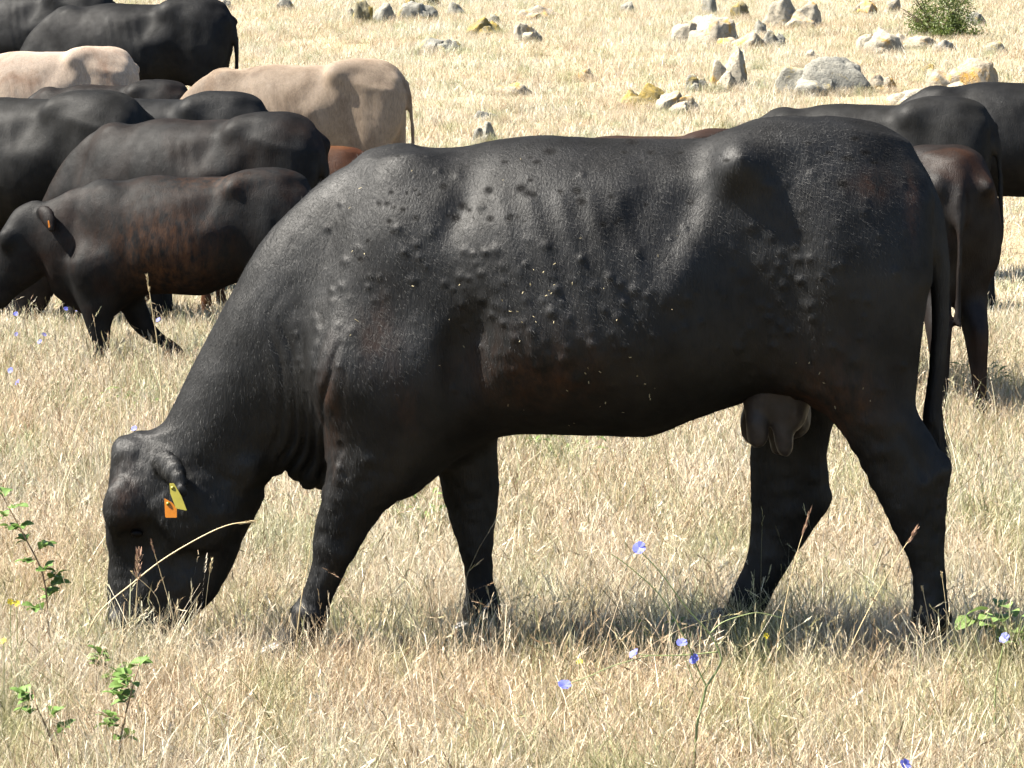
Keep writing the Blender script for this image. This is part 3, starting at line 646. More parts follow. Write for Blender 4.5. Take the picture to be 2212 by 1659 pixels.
for k, (lab, px, d, s, yaw, coat, hip, fat, opt) in enumerate(herd):
    o_ = dict(opt); o_.setdefault('legs', STAND if k % 2 else STEP); o_.setdefault('tail', TAIL_ST)
    f = build_cow(.0165, hip, fat, detail=False, **o_)
    b = at
    if 'head' in opt:
        ear(f, at(520, 480, -.09), at(575, 500, -.17), at(592, 590, -.20), .055); ear(f, at(500, 480, .09), at(540, 480, .17), at(560, 560, .22), .055)
        f.ball(at(330, 640, -.10), (.05, .03, .06), .05)
    else:
        ear(f, at(335, 1000, -.085), at(385, 1010, -.16), at(398, 1062, -.19), .05); ear(f, at(335, 1000, .085), at(375, 1010, .17), at(385, 1050, .20), .05)
    calf = s < .82 and 'head' not in opt
    def rusty(V, F):
        br = np.clip(gauss(V, 1230, 700, 260, 190, -.3) * 1.3 + gauss(V, 1500, 330, 260, 60, -.2) * .5, 0, 1); return V, {'brown': br, 'spot': br * 0}
    def lean(V, F, k=k):                                                # each animal's own ribs, muscle and loose skin
        N = normals(V, F); q = np.random.default_rng(k); D = .006 * vnoise(V * [1, 1, .6], 5, 70 + k)
        for x0 in np.arange(1040, 1440, 62): D = D + q.uniform(.001, .004) * capsule_g(V, (x0 - 30, 430), (x0 + 60, 800), 20, -.33)
        D = D + .007 * capsule_g(V, (1592, 345), (1460, 600), 42, -.3) - .012 * gauss(V, 1505, 430, 80, 70, -.3) - .004 * gauss(V, 1710, 520, 70, 120, -.25) - .012 * gauss(V, 1010, 700, 40, 170, -.25) - .01 * gauss(V, 1850, 560, 50, 120, -.2)
        V = V + N * D[:, None]; return rusty(V, F)
    o, V, F = finish('calf' if calf else 'cow', f, M[coat], .0022, 3, lean, 40 + 3 * k)
    Y = d - DC; a = R(yaw)
    X = (px - 1106) / FPX * d - math.cos(a) * .73 * s; Y2 = Y - math.sin(a) * .73 * s
    o.location = (X, Y2, float(gz(X, Y2)) - .01); o.rotation_euler = (0, 0, a); o.scale = (s, s, s)
    tag(o, lab, 'calf' if calf else 'cow', 'cattle grazing on the pasture')
    if 'head' in opt:
        e = at(330, 640, -.112); small_field('eye', e - .03, e + .03, .004, [(e, (.02, .012, .017), .004)], M['eye'], o)
        tag(plate('ear_tag', [(571, 540), (578, 538), (585, 575), (576, 580)], -.225, -.235, .004, M['tag_orange'], o), 'narrow orange-brown tag in the ear')

# ------------------------------------------------------------------ rocks and the shrub
def rock_material(name, c1, c2, lich, l0, l1):
    m, nt, b = new_mat(name)
    tc = nd(nt, 'ShaderNodeTexCoord').outputs['Object']
    oi = nd(nt, 'ShaderNodeObjectInfo').outputs['Random']
    va = nd(nt, 'ShaderNodeVectorMath', operation='ADD'); nt.links.new(tc, va.inputs[0])
    cb = nd(nt, 'ShaderNodeCombineXYZ'); nt.links.new(math_n(nt, 'MULTIPLY', oi, 40.0), cb.inputs[0]); nt.links.new(cb.outputs[0], va.inputs[1]); v = va.outputs[0]
    n1 = noise(nt, v, 5, 6, 0.65); n2 = noise(nt, v, 22, 5, 0.7); n3 = noise(nt, v, 3.4, 5, 0.7, 0.8); n4 = noise(nt, v, 60, 3, 0.6)
    c = mix(nt, ramp(nt, n1, [(0.35, (0, 0, 0)), (0.65, (1, 1, 1))]), (*c1, 1), (*c2, 1))
    c = mix(nt, ramp(nt, n2, [(0.50, (0, 0, 0)), (0.62, (0.4675, 0.4675, 0.4675))]), c, (0.04125, 0.0385, 0.033, 1))
    c = mix(nt, math_n(nt, 'MULTIPLY', ramp(nt, n3, [(l0, (0, 0, 0)), (l1, (1, 1, 1))]), ramp(nt, n2, [(0.3, (.3, .3, .3)), (0.5, (1, 1, 1))])), c, (*lich, 1))
    nt.links.new(c, b.inputs['Base Color']); b.inputs['Roughness'].default_value = .9; b.inputs['Specular IOR Level'].default_value = .15
    bp = nd(nt, 'ShaderNodeBump'); bp.inputs['Strength'].default_value = .9; bp.inputs['Distance'].default_value = .02
    nt.links.new(math_n(nt, 'ADD', n2, math_n(nt, 'MULTIPLY', n4, .5)), bp.inputs['Height']); nt.links.new(bp.outputs[0], b.inputs['Normal'])
    return m
RM = {'pale': rock_material('pale_rock', (.215, .190, .145), (.125, .112, .088), (0.198, 0.121, 0.033), .54, .64),
      'grey': rock_material('grey_rock', (.145, .138, .115), (.080, .078, .068), (0.165, 0.1265, 0.044), .55, .66),
      'olive': rock_material('olive_lichen_rock', (0.0935, 0.0825, 0.0495), (0.0605, 0.055, 0.0385), (0.154, 0.11, 0.0275), .46, .60),
      'orange': rock_material('orange_lichen_rock', (0.198, 0.1705, 0.1265), (0.1375, 0.1155, 0.088), (0.242, 0.1375, 0.0275), .48, .62)}
ROCKS = []
def rock(px, base, w, h, mt, seed, label, depth=.75, pts=9):
    p = gpt(px, base); ppm = FPX / (p.y + DC); W, H = w / ppm / 2, h / ppm
    r = np.random.default_rng(seed)
    bm = bmesh.new(); bmesh.ops.create_icosphere(bm, subdivisions=4, radius=1)
    B = np.array([v.co for v in bm.verts]); Fb = [[v.index for v in q.verts] for q in bm.faces]; bm.free()
    VV, Fc = [], []
    blocks = [(0, 0, 1, 1)] if w < 60 else [(-.28, 0, .72, 1), (.36, .1, .62, .78), (.05, -.35, .55, .5)] if seed % 2 else [(.2, 0, .78, 1), (-.48, .05, .5, .7), (-.12, -.4, .5, .42)]
    for bi, (bx_, by_, bw, bh) in enumerate(blocks):                           # one rock, split by cracks into blocks
        V = B.copy(); sd = seed + 31 * bi
        for _ in range(pts):
            n = r.normal(0, 1, 3); n[2] = abs(n[2]) * 1.3; n /= np.linalg.norm(n); dd = r.uniform(.55, .86)
            q = V @ n - dd; V = V - np.where(q > 0, q * .95, 0)[:, None] * n
        V = V / np.abs(V).max(0)
        V *= (1 + .12 * vnoise(V, 1.7, sd) + .09 * vnoise(V, 4.2, sd + 1) + .05 * vnoise(V, 9, sd + 2) + .025 * vnoise(V, 19, sd + 3))[:, None]
        V = V / np.array([np.abs(V[:, 0]).max(), np.abs(V[:, 1]).max(), V[:, 2].max()])
        V *= np.array([W * bw, W * depth * bw, H * .9 * bh]); V += np.array([W * bx_, W * depth * by_, H * .1])
        k0 = sum(len(q) for q in VV); VV.append(V); Fc += [[i + k0 for i in q] for q in Fb]
    V = np.concatenate(VV)
    o = mesh_obj('rock', V, Fc, RM[mt]); o.location = (p.x, p.y + W * depth * .6, float(gz(p.x, p.y + W * depth * .6)) - H * .06)
    o.rotation_euler = (0, 0, 0)
    tag(o, label, 'rock', 'lichen covered rocks on the hillside'); ROCKS.append((p.x, p.y, W))
    return o
rocks = [
 (1393, 228, 112, 40, 'olive', 'olive-yellow boulder standing just above the middle of the big cow\'s back'),
 (1465, 240, 92, 36, 'pale', 'pale rock with orange cap touching the olive-yellow boulder'),
 (1576, 192, 76, 76, 'pale', 'tall pointed pale rock, the steepest on the slope'),
 (1502, 192, 50, 26, 'grey', 'small grey rock at the left foot of the tall pointed rock'),
 (1783, 200, 180, 62, 'grey', 'long dark-faced boulder to the right of the tall pointed rock'),
 (1905, 196, 64, 32, 'orange', 'bright orange lichen rock at the right end of the long dark-faced boulder'),
 (2085, 200, 160, 62, 'orange', 'wide humped boulder with orange patches near the right edge'),
 (2005, 160, 36, 20, 'olive', 'thin tilted slab leaning above the wide humped boulder'),
 (1985, 228, 140, 30, 'pale', 'low flat pale rock just above the right-hand black cow\'s rump'),
 (1756, 258, 50, 16, 'orange', 'low orange-topped stone where the right-hand black cow\'s back begins'),
 (1752, 127, 32, 18, 'pale', 'small pale stone midway between the long boulder and the large cleft boulder'),
 (1718, 56, 124, 56, 'pale', 'large cleft pale boulder at the top, right of centre'),
 (1525, 92, 132, 52, 'pale', 'broad layered pale outcrop with dark front at the top'),
 (1644, 76, 36, 28, 'grey', 'small grey knob behind the right end of the layered outcrop'),
 (1606, 104, 98, 30, 'orange', 'low orange-streaked rock below the layered outcrop'),
 (1674, 100, 50, 32, 'grey', 'grey rock at the right end of the low orange-streaked rock'),
 (1899, 110, 104, 44, 'pale', 'triangular pale rock with shaded right side below the shrub'),
 (1968, 100, 104, 24, 'orange', 'long flat orange-tinged slab beside the triangular rock'),
 (2040, 108, 50, 18, 'grey', 'little grey stone at the right tip of the flat slab'),
 (2157, 112, 46, 22, 'grey', 'lone pale grey stone near the right edge below the shrub'),
 (1596, 36, 40, 30, 'olive', 'brown lichened lump at the top between the post-like stone and the cleft boulder'),
 (1533, 28, 30, 40, 'grey', 'narrow upright post-like grey-green stone at the top'),
 (1868, 32, 52, 30, 'orange', 'rounded tan rock at the top, left of the shrub'),
 (1928, 28, 34, 30, 'pale', 'pale rock at the top touching the left side of the shrub'),
 (2112, 58, 46, 30, 'grey', 'dark grey rock at the right foot of the shrub'),
 (1357, 26, 30, 20, 'grey', 'small grey stone at the top, above the olive-yellow boulder'),
 (1160, 38, 88, 22, 'orange', 'low pale and orange rock at the top centre'),
 (1143, 86, 58, 30, 'pale', 'pale rock sunk in grass at upper centre'),
 (1068, 50, 40, 18, 'grey', 'small light grey stone behind the brown slab, upper centre'),
 (1048, 72, 80, 30, 'olive', 'brown lichened slab at upper centre'),
 (987, 32, 36, 24, 'grey', 'small grey rock at the top right of the long grey outcrop'),
 (905, 42, 84, 34, 'grey', 'long grey outcrop at the top, left of centre'),
 (886, 12, 34, 16, 'olive', 'brownish stone cut by the top edge above the long grey outcrop'),
 (930, 12, 40, 16, 'olive', 'olive stone cut by the top edge, right of the brownish one'),
 (826, 44, 48, 34, 'grey', 'rounded grey rock right of the domed mustard rock'),
 (784, 46, 38, 40, 'olive', 'domed mustard lichen rock at the top left of centre'),
 (758, 38, 22, 20, 'pale', 'tiny pale stone at the left foot of the domed mustard rock'),
 (950, 110, 88, 28, 'grey', 'flat grey-green rock alone in the grass, upper centre left'),
 (614, 18, 42, 22, 'grey', 'grey rock cut by the top edge, right of the black cows'),
 (487, 16, 28, 18, 'pale', 'small pale rock at the top edge just above the black cow'),
 (1105, 200, 76, 18, 'pale', 'low pale slab deep in grass, right of the tan cow'),
 (1265, 168, 32, 18, 'orange', 'small orange-grey stone alone in the middle of the slope'),
 (1048, 306, 62, 36, 'grey', 'grey stone just behind the big cow\'s withers'),
 (1048, 258, 60, 16, 'grey', 'sunken grey slab above the stone behind the withers'),
]
for k, (px, base, w, h, mt, lab) in enumerate(rocks): rock(px, base + 5, w * 1.2, h * 1.25 + 4, mt, 100 + 7 * k, lab)

def leaf_blob(n, size, cen, rad, seed):
    r = np.random.default_rng(seed); d = r.normal(0, 1, (n, 3)); d /= np.linalg.norm(d, axis=1)[:, None]
    cl = r.normal(0, 1, (26, 3)); cl /= np.linalg.norm(cl, axis=1)[:, None]; cl *= r.uniform(.35, 1, (26, 1)); cl[:, 2] = np.abs(cl[:, 2])
    P = cl[r.integers(0, 26, n)] + d * r.uniform(.05, .36, (n, 1)); P[:, 2] = np.abs(P[:, 2]); P = P * rad + cen
    a = r.normal(0, 1, (n, 3)); a /= np.linalg.norm(a, axis=1)[:, None]; b = np.cross(a, r.normal(0, 1, (n, 3))); b /= np.linalg.norm(b, axis=1)[:, None]
    L = size * r.uniform(.6, 1.4, (n, 1)); W = L * .3
    V = np.concatenate([P - a * L, P - b * W, P + a * L, P + b * W]); k = np.arange(n)
    return V, np.stack([k, k + n, k + 2 * n, k + 3 * n], 1)
M['leaf'] = plain('bush_leaf', (0.0605, 0.0825, 0.0154), .5, .3, .5, 3, .3)
M['twig'] = plain('twig_bark', (0.055, 0.0385, 0.02475), .8, .2, .3, 30)
p = gpt(2030, 84); ppm = FPX / (p.y + DC)
shrub = bpy.data.objects.new('shrub', None); col.objects.link(shrub); shrub.location = p
tag(shrub, 'green leafy shrub among rocks at the top right', 'shrub')
V, Fq = leaf_blob(9000, .020, np.array([0, .3, .05]), np.array([88 / ppm, .5, 125 / ppm]), 3)
me = fast_mesh('foliage', V, Fq, False); me.materials.append(M['leaf']); o = bpy.data.objects.new('foliage', me); col.objects.link(o); o.parent = shrub
def tube(pts, rad, n=6):
    P = np.array(pts, float); V, Fc = [], []
    for i, q in enumerate(P):
        t = P[min(i + 1, len(P) - 1)] - P[max(i - 1, 0)]; t = t / (np.linalg.norm(t) + 1e-9)
        u = np.cross(t, [0.3, .9, .2]); u /= np.linalg.norm(u) + 1e-9; v = np.cross(t, u); rr = rad[i] if hasattr(rad, '__len__') else rad
        for k in range(n): V.append(tuple(q + rr * (u * math.cos(2 * math.pi * k / n) + v * math.sin(2 * math.pi * k / n))))
    for i in range(len(P) - 1):
        for k in range(n): Fc.append((i * n + k, i * n + (k + 1) % n, (i + 1) * n + (k + 1) % n, (i + 1) * n + k))
    return V, Fc
V, Fc = [], []
for k in range(22):
    a = random.uniform(0, 6.28); l = random.uniform(.3, .8); e = Vector((math.cos(a) * l * .7, .3 + math.sin(a) * l * .5, l * random.uniform(.5, 1)))
    v, q = tube([(0, .3, -.05), tuple(Vector((0, .3, 0)).lerp(e, .5) + Vector((random.uniform(-.05, .05), 0, .06))), tuple(e)], [.014, .009, .003], 5); n0 = len(V); V += v; Fc += [tuple(i + n0 for i in t) for t in q]
mesh_obj('trunk', V, Fc, M['twig'], shrub)

# ------------------------------------------------------------------ single plants in the grass
def over(px, py, hgt):
    "point on a pixel's view ray that is hgt above the ground"
    a, b = (px - 1106) / FPX, (829.5 - py) / FPX
    ys = np.linspace(-2.6, 60, 9000); t = (ys + DC) / (CP + b * SP); z = HC + (-SP + b * CP) * t; x = a * t
    i = np.nonzero(z - gz(x, ys) <= hgt)[0]; i = i[0] if len(i) else 0
    return np.array([x[i], ys[i], z[i]])
M['green_stem'] = plain('green_stem', (0.11, 0.132, 0.0495), .6, .3, .3, 40)
M['rose_leaf'] = plain('rose_leaf', (.075, .125, .030), .6, .12, .45, 25, .3)
M['weed_leaf'] = plain('weed_leaf', (.085, .125, .036), .6, .12, .45, 25, .3)
M['chicory'] = plain('chicory_blue', (.085, .095, .33), .6, .2, .2, 80, .25)
M['yellow'] = plain('yellow_petal', (0.4125, 0.33, 0.0165), .6, .2, .2, 80, .2)
M['stalk'] = plain('dry_stalk', (0.341, 0.2695, 0.154), .5, .25, .25, 60, .15)
M['spike'] = plain('reddish_seed_head', (0.22, 0.1375, 0.0935), .7, .2, .4, 120, .2)
M['red_stem'] = plain('reddish_stem', (0.121, 0.077, 0.0385), .6, .3, .3, 40)
def leaf_mesh(name, L, W, mat, serr=0.0):
    V, Fc = [], []; n = 5
    for i in range(n + 1):
        t = i / n; w = W * math.sin(math.pi * (t * .92 + .04)) ** .8 * .5; z = .12 * L * math.sin(math.pi * t)
        V += [(L * t, -w, z + .25 * w), (L * t, 0, z), (L * t, w, z + .25 * w)]
    for i in range(n):
        k = 3 * i; Fc += [(k, k + 1, k + 4, k + 3), (k + 1, k + 2, k + 5, k + 4)]
    me = bpy.data.meshes.new(name); me.from_pydata(V, [], Fc); me.materials.append(mat); return me
def stem_obj(parent, lines, mat, name='stem', n=6):
    V, Fc = [], []; o0 = np.array(parent.location)
    for pts, rad in lines:
        P = catmull(np.array(pts), 5) if len(pts) > 2 else np.array(pts)
        rr = np.interp(np.linspace(0, 1, len(P)), np.linspace(0, 1, len(rad)), rad) if hasattr(rad, '__len__') else [rad] * len(P)
        v, q = tube(P - o0, rr, n); k = len(V); V += v; Fc += [tuple(i + k for i in t) for t in q]
    return mesh_obj(name, V, Fc, mat, parent)
def put(me, name, parent, loc, rot, s=1.0):
    o = bpy.data.objects.new(name, me); col.objects.link(o); o.parent = parent
    o.location = np.array(loc) - np.array(parent.location); o.rotation_euler = rot; o.scale = (s, s, s); return o
def root(name, loc, label, cat, group=None):
    o = bpy.data.objects.new(name, None); col.objects.link(o); o.location = loc; tag(o, label, cat, group); return o
rl = leaf_mesh('rose_leaf', .024, .017, M['rose_leaf']); wl = leaf_mesh('weed_leaf', .055, .015, M['weed_leaf']); bl_ = leaf_mesh('broad_leaf', .055, .042, M['weed_leaf'])
RR = random.Random(5)
def sprig(pix, hgts, label, leaves):
    P = [over(px, py, h) for (px, py), h in zip(pix, hgts)]; Y = P[0][1]; P = [at(px, py, Y + .015 * k) for k, (px, py) in enumerate(pix)]
    P[0][2] = float(gz(P[0][0], P[0][1])) - .01
    t = root('briar_sprig', P[0], label, 'plant', 'green briar sprigs in the dry grass')
    C = catmull(np.array(P), 12); lines = [(P, [.0028, .0022, .0014])]; spots = []
    for k in range(leaves):
        u = .28 + .72 * (k + .5) / leaves; q = C[int(u * (len(C) - 1))]; a = RR.uniform(0, 6.28)
        d = np.array([math.cos(a), .6 * math.sin(a), RR.uniform(-.1, .55)]); e = q + d * RR.uniform(.028, .045)
        lines.append(([q, (q + e) / 2 + [0, 0, .004], e], [.0010, .0007]))
        for j, f in enumerate((.45, .45, .75, .75, 1)):
            s = 0 if j == 4 else (1 if j % 2 else -1); spots.append((q + (e - q) * f, (RR.uniform(-.5, .5), RR.uniform(-.7, .3), math.atan2(d[1], d[0]) + s * 1.05)))
    stem_obj(t, lines, M['red_stem'])
    for p, rot in spots: put(rl, 'leaf', t, p, rot, RR.uniform(1.0, 1.5))
sprig([(108, 1440), (104, 1340), (92, 1240), (48, 1150), (4, 1070)], [0, .1, .2, .3, .4], 'leafy green briar sprig at the left edge beside the cow\'s muzzle', 13)
sprig([(252, 1690), (262, 1590), (282, 1500), (300, 1440)], [0, .1, .2, .27], 'green briar sprig growing up from the bottom edge, left of centre', 9)
sprig([(138, 1665), (108, 1590), (82, 1530), (72, 1490)], [0, .08, .14, .18], 'thin briar sprig with few leaves in the bottom left corner', 5)
sprig([(250, 1500), (236, 1450), (215, 1415)], [0, .05, .09], 'small dark briar sprig just below the cow\'s muzzle', 5)

def flower_mesh(name, R0, n, mat, seed):
    r = np.random.default_rng(seed); V, Fc = [], []
    for k in range(n):
        a = 2 * math.pi * (k + r.uniform(-.2, .2)) / n; w = R0 * .26; up = r.uniform(.05, .35); c, s = math.cos(a), math.sin(a); i = len(V)
        for t, ww in ((.12, .4), (.6, 1), (1.0, .8)):
            for q in (-1, 1): V.append((R0 * t * c - q * ww * w * s, R0 * t * s + q * ww * w * c, R0 * up * t))
        Fc += [(i, i + 1, i + 3, i + 2), (i + 2, i + 3, i + 5, i + 4)]
    me = bpy.data.meshes.new(name); me.from_pydata(V, [], Fc); me.materials.append(mat); return me
fm = [flower_mesh('chicory_flower', .0128, 14, M['chicory'], k) for k in range(3)]; ym = flower_mesh('yellow_flower', .008, 7, M['yellow'], 9)
def face(k): return (R(50) + RR.uniform(-.5, .4), RR.uniform(-.5, .5), RR.uniform(-.8, .8))
# the big branching chicory in front
Yc = gpt(1499, 1680).y
pt = lambda l: [at(x, y, Yc + .002 * i) for i, (x, y) in enumerate(l)]
base = at(1497, 1690, Yc); base[2] = float(gz(base[0], Yc))
ch = root('chicory_plant', base, 'tall branching chicory with five pale blue flowers in front of the cow\'s hind legs', 'flower', 'blue chicory in the grass')
stem_obj(ch, [([base] + pt([(1503, 1600), (1508, 1555), (1526, 1483)]), [.0030, .0026]), (pt([(1526, 1483), (1553, 1440), (1556, 1415), (1533, 1369), (1483, 1313), (1426, 1236), (1384, 1192)]), [.0024, .0012]),
              (pt([(1526, 1483), (1505, 1440), (1492, 1405), (1473, 1366), (1426, 1286), (1360, 1225), (1319, 1196)]), [.0020, .0010]), (pt([(1533, 1369), (1560, 1345), (1606, 1329), (1640, 1324), (1690, 1335)]), [.0014, .0008]),
              (pt([(1552, 1408), (1480, 1415), (1406, 1416), (1374, 1413)]), [.0014, .0009]), (pt([(1400, 1417), (1323, 1439), (1270, 1462), (1222, 1478)]), [.0011, .0008]), (pt([(1497, 1470), (1480, 1420), (1474, 1393)]), [.0010, .0008])], M['green_stem'])
for k, (x, y) in enumerate(((1381, 1184), (1370, 1412), (1473, 1389), (1500, 1424), (1219, 1480))): put(fm[k % 3], 'flower', ch, at(x, y, Yc - .004), face(k), RR.uniform(.85, 1.1))
def chicory(px, py, hgt, label, dx=10, s=1.0):
    top = over(px, py, hgt); b = np.array([top[0] + dx / 863, top[1], 0]); b[2] = float(gz(b[0], b[1])) - .01
    t = root('chicory_plant', b, label, 'flower', 'blue chicory in the grass')
    stem_obj(t, [([b, (b + top) / 2 + [-.01, 0, .01], top], [.002, .0012])], M['green_stem']); put(RR.choice(fm), 'flower', t, top, face(0), s)
    return t
for a in ((2170, 1379, .24, 'blue chicory flower above the green leaves at the right edge', -14), (1955, 1652, .16, 'blue chicory flower at the bottom edge below the cow\'s hind leg', -6), (290, 926, .24, 'blue chicory flower just above the big cow\'s poll', 14),
          (23, 800, .2, 'blue chicory flower at the left edge above the briar', 8), (38, 826, .16, 'faint blue chicory flower just below the one at the left edge', 5), (142, 667, .2, 'blue chicory left of the young cow\'s front leg, the left one of the close pair', 5), (166, 670, .2, 'blue chicory left of the young cow\'s front leg, the right one of the close pair', 4),
          (34, 678, .18, 'blue chicory flower under the young cow\'s jaw', 5), (35, 722, .15, 'blue chicory flower low at the left, under the young cow\'s jaw flower', 4), (95, 723, .17, 'blue chicory flower left of the young cow\'s hoof, the upper of two', 5), (86, 738, .14, 'blue chicory flower left of the young cow\'s hoof, the lower of two', 3), (342, 691, .18, 'blue chicory flower right of the young cow\'s trailing leg', 5)):
    chicory(*a, s=RR.uniform(.8, 1.05))
for px, py, hgt, lab in ((22, 1300, .22, 'tiny yellow flower at the left edge beside the briar sprig'), (36, 1303, .2, 'tiny yellow flower right of the one by the briar sprig'), (8, 1385, .15, 'tiny yellow flower low at the left edge'), (1252, 1430, .10, 'tiny yellow flower left of the big chicory'), (1655, 1374, .14, 'tiny yellow flower before the far hind hoof')):
    top = over(px, py, hgt); b = np.array([top[0], top[1], float(gz(top[0], top[1])) - .01]); t = root('yellow_flower', b, lab, 'flower', 'tiny yellow flowers'); stem_obj(t, [([b, top], .001)], M['green_stem'], n=5); put(ym, 'bloom', t, top, face(0))
# green weeds
def weed(px, py, n, spread, hgt, mesh, label, s=1.0):
    b = gpt(px, py); t = root('green_weed', b, label, 'weed', 'green weeds in the dry grass'); lines = []
    b = np.array(b)
    for k in range(n):
        a = RR.uniform(0, 6.28); q = RR.random() ** .6; e = b + np.array([math.cos(a) * spread * q, math.sin(a) * spread * .7 * q, hgt * RR.uniform(.35, 1)])
        lines.append(([b, (b + e) / 2 + [0, 0, hgt * .15], e], [.0014, .0008])); put(mesh, 'leaf', t, e, (RR.uniform(-.4, .4), RR.uniform(-.5, .6), a + RR.uniform(-.6, .6)), s * RR.uniform(.7, 1.2))
    stem_obj(t, lines, M['green_stem'], n=4)
weed(2188, 1452, 44, .10, .16, bl_, 'clump of broad green leaves at the right edge below the calf', 1.0)
weed(1215, 1025, 40, .17, .20, wl, 'narrow-leaved green weed under the big cow\'s belly')
weed(925, 1165, 34, .13, .15, wl, 'low green weed between the big cow\'s front legs', .9)
weed(262, 915, 26, .16, .15, wl, 'grey-green weed behind the big cow\'s neck, left of the nape', .8)
weed(2120, 870, 32, .16, .18, wl, 'grey-green weed at the calf\'s hind foot')
weed(1420, 1430, 28, .13, .11, wl, 'small green weed under the big chicory\'s flowers', .55)
# single dry stalks that stand out
def stalk(pix, Y, label, r0=.0016, hl=.05, hw=.004, mat='stalk', hmat='spike'):
    P = [at(x, y, Y) for x, y in pix]; g = P[0].copy(); g[2] = float(gz(g[0], Y)) - .01; P = [g] + P[1:]
    t = root('grass_stalk', g, label, 'grass stalk', 'single dry grass stalks'); stem_obj(t, [(P, [r0, r0 * .55])], M[mat], n=5)
    tip = P[-1]; d = tip - P[-2]; d /= np.linalg.norm(d); V, Fc = [], []; r = np.random.default_rng(int(pix[0][0]))
    for k in range(26):
        u = r.random(); o = tip - d * hl * .75 * u; e = r.normal(0, 1, 3); e -= d * (e @ d); e /= np.linalg.norm(e); x = np.cross(d, e) * hw * .35; q = o + d * hl * .28 + e * hw * r.uniform(.4, 1.1); i = len(V)
        V += [o - x * .4, (o + q) / 2 + x + e * hw * .2, q, (o + q) / 2 - x + e * hw * .2]; Fc.append((i, i + 1, i + 2, i + 3))
    mesh_obj('seed_head', [tuple(v - g) for v in V], Fc, M[hmat], t, smooth=False)
stalk([(160, 1415), (207, 1333), (289, 1258), (356, 1206), (438, 1158), (494, 1134), (546, 1126)], -.30, 'long pale stalk arching across the big cow\'s face', .0022, .06, .004, hmat='stalk')
stalk([(287, 1440), (292, 1340), (300, 1200)], -.36, 'upright stalk with feathery reddish head before the muzzle', .0014, .085, .011)
stalk([(405, 1420), (367, 1307), (327, 1172)], -.33, 'thin stalk leaning left across the big cow\'s cheek', .0012, .04, .004)
stalk([(430, 1400), (446, 1290), (457, 1212)], -.30, 'short stalk with pale head below the big cow\'s jaw', .0012, .045, .005, hmat='stalk')
stalk([(318, 1400), (345, 1310), (286, 1236)], -.34, 'bent stalk crossing the long arching one', .0012, .03, .003, hmat='stalk')
stalk([(632, 1440), (650, 1300), (668, 1200), (674, 1142)], -.32, 'straight pale stalk along the front edge of the near foreleg', .0015, .035, .003, hmat='stalk')
stalk([(1668, 1560), (1682, 1380), (1715, 1220), (1748, 1110)], -.45, 'tall stalk with pinkish head beside the far hind leg', .0015, .085, .005)
stalk([(1800, 1450), (1860, 1350), (1930, 1220), (1980, 1142)], -.42, 'leaning stalk with reddish head crossing the near hind leg', .0016, .06, .007)
stalk([(2022, 1440), (2008, 1350), (1992, 1268)], -.33, 'slim stalk with pale bud before the near hind hoof, the middle one of three', .0012, .02, .004, hmat='stalk')
stalk([(2050, 1430), (2044, 1320), (2034, 1238)], -.33, 'slim stalk with pale bud at the back of the near hind shank', .0012, .02, .004, hmat='stalk')
stalk([(1978, 1440), (1982, 1360), (1990, 1312)], -.34, 'short stalk with pale bud in front of the near hind hoof', .0012, .02, .004, hmat='stalk')
stalk([(1052, 1440), (1066, 1340), (1052, 1270)], .05, 'forked-looking stalk before the far front hoof', .0012, .025, .004, hmat='stalk')
stalk([(375, 985), (345, 800), (330, 680), (318, 600)], .9, 'tall yellow stalk standing behind the big cow\'s neck', .0020, .06, .005, hmat='stalk')

# dried dung pats under and behind the cow
M['dung'] = plain('dried_dung', (0.033, 0.022, 0.0143), .9, .1, .5, 60)
def dung(px, py, w, label, seed):
    p = gpt(px, py); r = w / 863 / 2 * (p.y + DC) / DC; bm = bmesh.new(); bmesh.ops.create_icosphere(bm, subdivisions=4, radius=1)
    V = np.array([v.co for v in bm.verts]); Fc = [[v.index for v in q.verts] for q in bm.faces]; bm.free()
    V *= (1 + .16 * vnoise(V, 1.6, seed) + .10 * vnoise(V, 4, seed + 1) + .05 * vnoise(V, 9, seed + 2))[:, None]; V *= np.array([r, r * .8, r * .42])
    o = mesh_obj('dung_pat', V, Fc, M['dung']); o.location = p + Vector((0, 0, r * .25)); tag(o, label, 'dung', 'dried dung pats in the grass')
dung(1243, 1128, 70, 'dark crumbly dung pat under the middle of the big cow\'s belly', 1)
dung(1420, 1180, 80, 'flat dark dung pat halfway between the belly and the hind hoof', 4)
dung(1040, 1415, 90, 'brown dung lump beside the far front hoof', 7)

